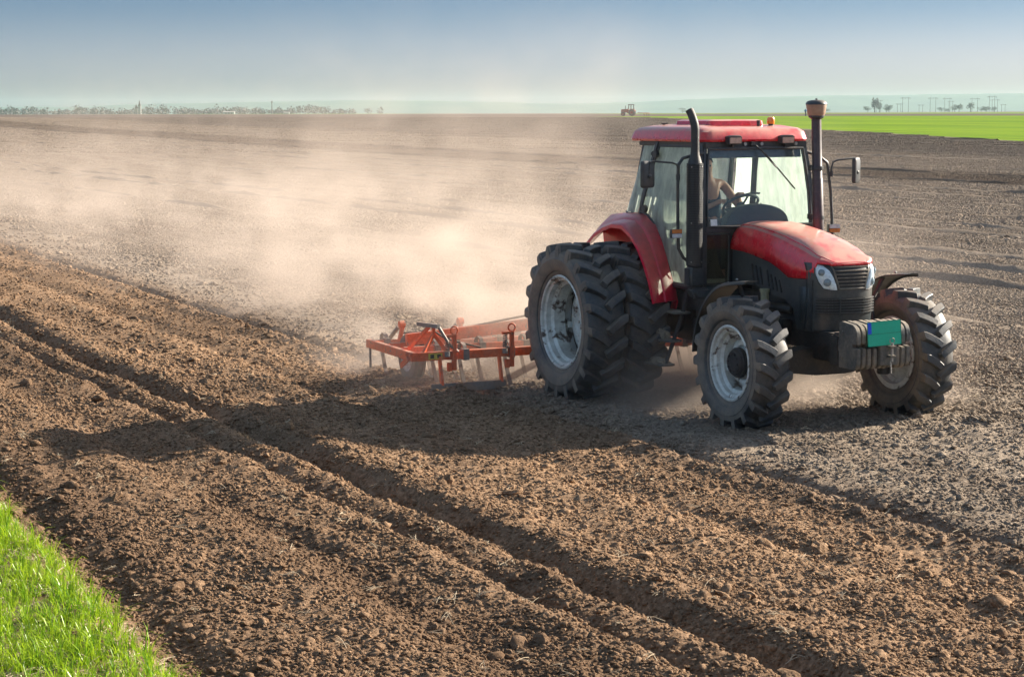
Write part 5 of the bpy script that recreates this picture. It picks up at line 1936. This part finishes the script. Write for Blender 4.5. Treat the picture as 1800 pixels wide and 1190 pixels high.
# ------------------------------------------------------------------ clods, crumbs and grass scattered on the soil
def scatter_group(name, coll, tilt):
    ng = bpy.data.node_groups.new(name, 'GeometryNodeTree')
    ng.interface.new_socket('Geometry', in_out='INPUT', socket_type='NodeSocketGeometry')
    ng.interface.new_socket('Geometry', in_out='OUTPUT', socket_type='NodeSocketGeometry')
    N, L = ng.nodes, ng.links
    gi, go = N.new('NodeGroupInput'), N.new('NodeGroupOutput')
    ip = N.new('GeometryNodeInstanceOnPoints')
    ci = N.new('GeometryNodeCollectionInfo')
    ci.inputs['Collection'].default_value = coll
    ci.inputs['Separate Children'].default_value = True
    ci.inputs['Reset Children'].default_value = True
    ip.inputs['Pick Instance'].default_value = True
    for nm, ty, sock in (('size', 'FLOAT_VECTOR', 'Scale'), ('turn', 'FLOAT_VECTOR', 'Rotation'), ('which', 'INT', 'Instance Index')):
        na = N.new('GeometryNodeInputNamedAttribute')
        na.data_type = ty
        na.inputs['Name'].default_value = nm
        L.new(na.outputs[0], ip.inputs[sock])
    L.new(gi.outputs[0], ip.inputs['Points'])
    L.new(ci.outputs[0], ip.inputs['Instance'])
    L.new(ip.outputs[0], go.inputs[0])
    return ng


def scatter(name, pts, size, turn, which, coll, mat, label):
    me = bpy.data.meshes.new(name)
    me.vertices.add(len(pts))
    me.vertices.foreach_set('co', pts.astype(np.float32).ravel())
    for nm, ty, key, dat in (('size', 'FLOAT_VECTOR', 'vector', size), ('turn', 'FLOAT_VECTOR', 'vector', turn), ('which', 'INT', 'value', which)):
        a = me.attributes.new(nm, ty, 'POINT')
        a.data.foreach_set(key, dat.astype(np.int32 if ty == 'INT' else np.float32).ravel())
    me.materials.append(mat)
    o = link(name, me)
    md = o.modifiers.new('scatter', 'NODES')
    md.node_group = scatter_group(name + '_scatter', coll, 0)
    tag(o, label, kind='stuff')
    return o


def clod_sources():
    coll = bpy.data.collections.new('clod_shapes')
    for k in range(10):
        bm = bmesh.new()
        bmesh.ops.create_icosphere(bm, subdivisions=2, radius=1.0)
        o1, o2 = rng.random(3) * 20, rng.random(3) * 20
        for vv in bm.verts:
            p = np.array(vv.co)
            f = 1 + 0.5 * float(perlin(np.array(p[0] * 1.1 + o1[0]), np.array(p[1] * 1.1 + p[2] * 0.9 + o1[1]), k)) \
                + 0.42 * float(perlin(np.array(p[0] * 2.6 + o2[0]), np.array(p[2] * 2.6 - p[1] * 1.7 + o2[1]), k + 50))
            p = p * f * np.array([1.0, 0.85, 0.7])
            vv.co = p
        me = bpy.data.meshes.new('clod')
        bm.to_mesh(me)
        bm.free()
        if k % 2:
            me.polygons.foreach_set('use_smooth', [True] * len(me.polygons))
        me.materials.append(M['soil'])
        coll.objects.link(bpy.data.objects.new('clod', me))
    return coll


def wedge_points(n, y0, y1, half=0.30, power=1.0):
    """points spread on the ground in front of the viewpoint, thinning out with distance"""
    t = rng.random(n)
    y = (y0 ** (1 - power) + t * (y1 ** (1 - power) - y0 ** (1 - power))) ** (1 / (1 - power)) if power != 1.0 else y0 * (y1 / y0) ** t
    x = (rng.random(n) * 2 - 1) * (half * y + 2.6)
    return x, y


def build_clods():
    coll = clod_sources()
    xs, ys, ss = [], [], []
    for n, y0, y1, s0, sg in ((210000, 9.5, 26, 0.0095, 0.40), (55000, 9.5, 34, 0.0150, 0.40), (4500, 9.5, 50, 0.030, 0.40), (60000, 20, 45, 0.02, 0.4), (30000, 40, 75, 0.03, 0.4)):
        x, y = wedge_points(int(n * 1.4), y0, y1, 0.285, 1.0)
        n = len(x)
        xs.append(x); ys.append(y); ss.append(s0 * np.exp(sg * rng.standard_normal(n)))
    x, y, s = map(np.concatenate, (xs, ys, ss))
    u, v = to_uv(x, y)
    s = np.clip(s, 0.005, 0.085)
    patch = perlin(u / 1.1, v / 0.45, 71) + 0.5 * perlin(x / 0.35, y / 0.35, 72)
    keep = (v > GRASS_V + 0.1) & (rng.random(len(x)) < np.clip(0.62 + 0.7 * patch, 0.08, 1)) 
    # the big ones gather near the furrows and on the unworked side
    big = s > 0.03
    near_f = np.exp(-((v + 5.3) / 0.7) ** 2) + np.exp(-((v + 8.3) / 0.5) ** 2) + np.exp(-((v + 2.4) / 0.5) ** 2) + 0.45 * (v > -2.2)
    keep &= ~big | (rng.random(len(x)) < 0.35 + near_f)
    x, y, s, v = x[keep], y[keep], s[keep], v[keep]
    z = height(x, y, np.maximum(0.02, y * y / (CAM_H * FPX) * 0.4))
    n = len(x)
    sq = 0.55 + 0.4 * rng.random((n, 1))
    size = s[:, None] * np.concatenate([0.8 + 0.5 * rng.random((n, 2)), sq], 1)
    turn = np.stack([(rng.random(n) - 0.5) * 1.2, (rng.random(n) - 0.5) * 1.2, rng.random(n) * 6.283], 1)
    pts = np.stack([x, y, z + s * 0.12], 1)
    scatter('clods', pts, size, turn, rng.integers(0, 10, n), coll, M['soil'], 'loose crumbs and clods of soil lying all over the field')


build_clods()


def build_far_clods():
    """farther off the same clods lie in patches of many, laid edge over edge"""
    for name, half, n_in, r0, y0, y1, cell in (('clods_midfield', 1.0, 1150, 0.018, 24, 66, 1.0), ('clods_farfield', 2.2, 2600, 0.031, 56, 180, 2.2), ('clods_at_the_far_edge', 5.0, 3400, 0.045, 165, 430, 5.0)):
        coll = bpy.data.collections.new(name + '_patches')
        bm0 = bmesh.new()
        bmesh.ops.create_icosphere(bm0, subdivisions=1, radius=1.0)
        V = np.array([v.co[:] for v in bm0.verts])
        F = np.array([[v.index for v in f.verts] for f in bm0.faces])
        bm0.free()
        for k in range(4):
            vs, fs = [], []
            for i in range(n_in):
                r = r0 * math.exp(float(np.clip(0.33 * rng.standard_normal(), -0.7, 0.5)))
                a = rng.random() * 6.283
                W_ = V * (1 + 0.32 * rng.standard_normal((len(V), 1)).clip(-1.5, 1.5)) * np.array([1.1, 0.9, 0.85]) * r
                W_ = np.stack([W_[:, 0] * math.cos(a) - W_[:, 1] * math.sin(a), W_[:, 0] * math.sin(a) + W_[:, 1] * math.cos(a), W_[:, 2]], 1)
                q = half * math.sqrt(rng.random()) * 1.12
                b = rng.random() * 6.283
                W_ += np.array([q * math.cos(b), q * math.sin(b), r * 0.25])
                fs.append(F + len(V) * i)
                vs.append(W_)
            me = bpy.data.meshes.new('clod_patch')
            me.from_pydata(np.concatenate(vs).tolist(), [], np.concatenate(fs).tolist())
            me.materials.append(M['soil'])
            coll.objects.link(bpy.data.objects.new('clod_patch', me))
        gx, gy = np.meshgrid(np.arange(-0.40 * y1, 0.40 * y1, cell), np.arange(y0, y1, cell))
        x = (gx + cell * 0.35 * rng.standard_normal(gx.shape)).ravel()
        y = (gy + cell * 0.35 * rng.standard_normal(gx.shape)).ravel()
        u, v = to_uv(x, y)
        wheat_edge = np.interp(y, [100, 172, 236, 282, 380, 440], [58, 44.6, 37.6, 35.5, 36, 24])
        keep = (np.abs(x) < 0.30 * y + 4) & ((v > -1.2 + half) | ((v > GRASS_V + half) & (y > 66))) & ((y < 120) | (x < wheat_edge - half * 1.2))
        x, y = x[keep], y[keep]
        z = macro(x, y)
        n = len(x)
        size = np.repeat((0.85 + 0.3 * rng.random(n))[:, None], 3, 1)
        turn = np.stack([np.zeros(n), np.zeros(n), rng.random(n) * 6.283], 1)
        scatter(name, np.stack([x, y, z], 1), size, turn, rng.integers(0, 4, n), coll, M['soil'], 'clods covering the field farther off')


build_far_clods()


def grass_material():
    m = bpy.data.materials.new('grass_blade')
    m.use_nodes = True
    nt = m.node_tree
    nt.nodes.clear()
    out = nt.nodes.new('ShaderNodeOutputMaterial')
    oi = nt.nodes.new('ShaderNodeObjectInfo')
    g = nt.nodes.new('ShaderNodeNewGeometry')
    r = X(nt, oi.outputs['Random'])
    r2 = X(nt, g.outputs['Random Per Island'])
    n = noise(nt, g.outputs['Position'], 2.5, 3)
    c = mixc(nt, r2.step(0.0, 1.0), (0.085, 0.21, 0.010), (0.36, 0.50, 0.02))
    c = mixc(nt, n.step(0.4, 0.75) * 0.6, c, (0.40, 0.52, 0.03))
    c = mixc(nt, r2.step(0.88, 0.92), c, (0.30, 0.25, 0.13))
    di = nt.nodes.new('ShaderNodeBsdfDiffuse')
    tl = nt.nodes.new('ShaderNodeBsdfTranslucent')
    gl = nt.nodes.new('ShaderNodeBsdfGlossy')
    gl.inputs['Roughness'].default_value = 0.35
    gl.inputs['Color'].default_value = (0.9, 1, 0.8, 1)
    nt.links.new(c, di.inputs[0])
    nt.links.new(c, tl.inputs[0])
    mx = nt.nodes.new('ShaderNodeMixShader')
    mx.inputs[0].default_value = 0.5
    nt.links.new(di.outputs[0], mx.inputs[1])
    nt.links.new(tl.outputs[0], mx.inputs[2])
    m2 = nt.nodes.new('ShaderNodeMixShader')
    m2.inputs[0].default_value = 0.025
    nt.links.new(mx.outputs[0], m2.inputs[1])
    nt.links.new(gl.outputs[0], m2.inputs[2])
    nt.links.new(m2.outputs[0], out.inputs['Surface'])
    return m


M['grass'] = grass_material()
M['straw'] = paint('dry_straw', (0.45, 0.36, 0.24), 0.8, 0, 0.2, top=0.0, dust_col=(0.3, 0.22, 0.15), scale=20)


def blade(mb, base, az, length, lean, width, segs=4):
    d = Vector((math.cos(az), math.sin(az), 0))
    s = Vector((-d.y, d.x, 0))
    vs = []
    for i in range(segs + 1):
        t = i / segs
        ang = lean * (0.25 + 0.75 * t) * t
        p = Vector(base) + d * (length * t * math.sin(ang)) + Vector((0, 0, length * t * math.cos(ang)))
        w = width * (1 - t) ** 0.6 if i < segs else 0
        if i < segs:
            vs += [p - s * w / 2, p + s * w / 2]
        else:
            vs.append(p)
    fs = [(2 * i, 2 * i + 1, 2 * i + 3, 2 * i + 2) for i in range(segs - 1)]
    k = 2 * (segs - 1)
    fs.append((k, k + 1, k + 2))
    mb.add(vs, fs)


def build_grass():
    coll = bpy.data.collections.new('tuft_shapes')
    rr = random.Random(5)
    for k in range(10):
        mb = MB()
        for i in range(9):
            a = rr.random() * 6.283
            q = rr.random() * 0.028
            blade(mb, (q * math.cos(a), q * math.sin(a), -0.01), a + rr.uniform(-1, 1), rr.uniform(0.06, 0.2), rr.uniform(0.1, 1.5), rr.uniform(0.005, 0.009))
        me = mb.mesh('tuft', M['grass'], smooth=0)
        coll.objects.link(bpy.data.objects.new('tuft', me))
    n = 46000
    u = rng.uniform(-4, 18, n)
    v = GRASS_V + 0.10 - rng.random(n) * 4.2
    row = np.round(v / 0.125) * 0.125
    v = np.where(rng.random(n) < 0.55, row + 0.022 * rng.standard_normal(n), v)
    x, y = from_uv(u, v)
    dens = perlin(x / 0.5, y / 0.5, 81) + 0.6 * perlin(x / 0.16, y / 0.16, 82)
    edge = np.clip((GRASS_V + 0.12 - v) / 0.25, 0.6, 1)
    keep = (y > 8) & (y < 26) & (np.abs(x) < 0.28 * y + 3) & (rng.random(n) < (0.6 + 0.7 * dens) * edge) & (v < GRASS_V + 0.06 + 0.16 * perlin(u / 0.35, v * 0, 83) + 0.10 * perlin(u / 0.09, v * 0, 84))
    x, y, v = x[keep], y[keep], v[keep]
    z = height(x, y, np.full_like(x, 0.03))
    m = len(x)
    s = (0.5 + 0.85 * rng.random(m) ** 1.5)[:, None] * np.array([[1, 1, 1.0]])
    turn = np.stack([0.12 * rng.standard_normal(m), 0.12 * rng.standard_normal(m), rng.random(m) * 6.283], 1)
    scatter('grass', np.stack([x, y, z], 1), s, turn, rng.integers(0, 10, m), coll, M['grass'], 'bright green young wheat grass along the edge of the tilled soil')
    # dry straw litter between the blades and, sparsely, on the soil
    coll2 = bpy.data.collections.new('straw_shapes')
    for k in range(6):
        mb = MB()
        for i in range(5):
            a = rr.random() * 6.283
            c = Vector((rr.uniform(-.03, .03), rr.uniform(-.03, .03), rr.uniform(0.003, 0.02)))
            d = Vector((math.cos(a), math.sin(a), rr.uniform(-0.15, 0.5))) * rr.uniform(0.02, 0.06)
            mb.tube([c - d, c + d * 0.2 + Vector((0, 0, 0.006)), c + d], rr.uniform(0.0012, 0.0024), 4)
        coll2.objects.link(bpy.data.objects.new('straws', mb.mesh('straws', M['straw'], smooth=0)))
    n1, n2 = 9000, 900
    u = rng.uniform(-4, 18, n1)
    v = GRASS_V + 0.1 - rng.random(n1) * 4.2
    x, y = from_uv(u, v)
    x2, y2 = wedge_points(n2, 10, 40, 0.3)
    x, y = np.concatenate([x, x2]), np.concatenate([y, y2])
    u, v = to_uv(x, y)
    keep = (y > 8) & (np.abs(x) < 0.36 * y)
    x, y = x[keep], y[keep]
    z = height(x, y, np.full_like(x, 0.03))
    m = len(x)
    s = np.repeat((0.6 + 0.7 * rng.random(m))[:, None], 3, 1)
    turn = np.stack([0.2 * rng.standard_normal(m), 0.2 * rng.standard_normal(m), rng.random(m) * 6.283], 1)
    scatter('straw_litter', np.stack([x, y, z + 0.004], 1), s, turn, rng.integers(0, 6, m), coll2, M['straw'], 'bits of dry straw littering the grass edge and soil')


build_grass()


# ------------------------------------------------------------------ dust raised by the implement
def volume_box(name, a, b, parent_matrix=None):
    o = MB().box2(a, b).obj(name, None, smooth=0)
    if parent_matrix is not None:
        o.matrix_world = parent_matrix
    return o


def build_dust():
    """one cloud: its density is worked out once on a grid of small cells by geometry nodes"""
    LO, HI = (-75.0, -9.0, -0.3), (5.0, 31.0, 7.7)
    o = MB().box2(LO, HI).obj('dust_cloud', None, smooth=0)
    o.matrix_world = Matrix.Translation((TX, TY, 0)) @ Matrix.Rotation(TROT, 4, 'Z')
    m = bpy.data.materials.new('soil_dust')
    m.use_nodes = True
    mt = m.node_tree
    mt.nodes.clear()
    out = mt.nodes.new('ShaderNodeOutputMaterial')
    pv = mt.nodes.new('ShaderNodeVolumePrincipled')
    pv.inputs['Density'].default_value = 1.0
    pv.inputs['Density Attribute'].default_value = 'density'
    pv.inputs['Color'].default_value = (0.79, 0.675, 0.58, 1)
    pv.inputs['Anisotropy'].default_value = 0.3
    mt.links.new(pv.outputs[0], out.inputs['Volume'])
    nt = bpy.data.node_groups.new('dust_density', 'GeometryNodeTree')
    nt.interface.new_socket('Geometry', in_out='INPUT', socket_type='NodeSocketGeometry')
    nt.interface.new_socket('Geometry', in_out='OUTPUT', socket_type='NodeSocketGeometry')
    go = nt.nodes.new('NodeGroupOutput')
    vc = nt.nodes.new('GeometryNodeVolumeCube')
    sm = nt.nodes.new('GeometryNodeSetMaterial')
    sm.inputs['Material'].default_value = m
    ps = nt.nodes.new('GeometryNodeInputPosition')
    x, y, z = xyz(nt, ps.outputs[0])
    s = -x                                                    # distance behind the rear axle
    zz = z.max(0.0)
    n1 = noise(nt, combine(nt, x * 0.22, y * 0.3, z * 0.45), 1.0, 3.0, 0.55, 0.6)
    n2 = noise(nt, combine(nt, x * 0.9, y * 0.9, z * 1.1), 1.0, 3.0, 0.6, 0.4)
    billow = n1.step(0.40, 0.63) * (n2.step(0.42, 0.63) * 1.2 + 0.10)
    n3 = noise(nt, combine(nt, x * 1.9, y * 1.9, z * 2.2), 1.0, 2.0, 0.6, 0.5)
    puffy = n3.step(0.40, 0.60) * 1.25 + 0.22
    # the trail: thick at the tines, higher, wider and thinner the longer it has drifted
    hh = s.step(0.0, 40.0, 0.72, 1.9)
    prof = (-((zz / hh).pow(1.4))).exp()
    yc = s * 0.10
    wd = s.step(0.0, 50.0, 3.25, 8.5)
    across = (-(((y - yc) / wd).abs().pow(4.0))).exp()
    along = s.step(-0.1, 1.0) * (s.step(2.0, 7.0, 1.0, 0.075)) * (s.step(9.0, 60.0, 1.0, 0.3)) * s.step(58.0, 73.0, 1.0, 0.0)
    trail = prof * across * along * billow * puffy * DUST_TRAIL
    # tall plume that hangs right behind the cab
    dx, dyy, dz = (x + 7.0) / 5.0, (y - 0.4) / 2.8, (zz - 0.5) / 2.4
    plume = (-(dx * dx + dyy * dyy + dz * dz)).exp() * billow * puffy * DUST_PLUME
    # thin old dust over the whole field behind
    thin = (-(zz / 2.2)).exp() * s.step(2.0, 22.0) * s.step(60.0, 74.0, 1.0, 0.0) * y.step(-7.0, 1.0) * y.step(3.0, 15.0, 1.0, 0.0) * n1.step(0.3, 0.75, 0.35, 1.0) * DUST_THIN
    # low puffs thrown up by the wheels
    puff = (-(zz / 0.28)).exp() * x.step(-3.5, -0.5) * x.step(1.9, 3.1, 1.0, 0.0) * (y.abs()).step(1.3, 2.4, 1.0, 0.0) * n2.step(0.35, 0.7) * DUST_PUFF
    dens = (trail + plume + thin + puff - 0.0008).max(0.0) * z.step(6.0, 7.6, 1.0, 0.0)
    nt.links.new(dens.s, vc.inputs['Density'])
    vc.inputs['Min'].default_value = LO
    vc.inputs['Max'].default_value = HI
    for nm, k in zip('XYZ', DUST_RES):
        vc.inputs['Resolution ' + nm].default_value = k
    nt.links.new(vc.outputs[0], sm.inputs[0])
    nt.links.new(sm.outputs[0], go.inputs[0])
    o.data.materials.append(m)
    md = o.modifiers.new('dust', 'NODES')
    md.node_group = nt
    tag(o, 'pale cloud of sunlit dust drifting behind the implement', kind='stuff')


DUST_RES = (320, 160, 40)
DUST_TRAIL, DUST_PLUME, DUST_THIN, DUST_PUFF = 3.0, 0.34, 0.0055, 1.3
build_dust()


def build_haze():
    o = volume_box('haze', (-11000, -300, -3.0), (11000, 10500, 85.0))
    m = bpy.data.materials.new('air_haze')
    m.use_nodes = True
    nt = m.node_tree
    nt.nodes.clear()
    out = nt.nodes.new('ShaderNodeOutputMaterial')
    pv = nt.nodes.new('ShaderNodeVolumePrincipled')
    pv.inputs['Color'].default_value = (0.50, 0.68, 0.70, 1)
    pv.inputs['Density'].default_value = 0.000065
    pv.inputs['Anisotropy'].default_value = 0.2
    nt.links.new(pv.outputs[0], out.inputs['Volume'])
    o.data.materials.append(m)
    tag(o, 'pale haze hanging in the air over the plain', kind='stuff')


build_haze()
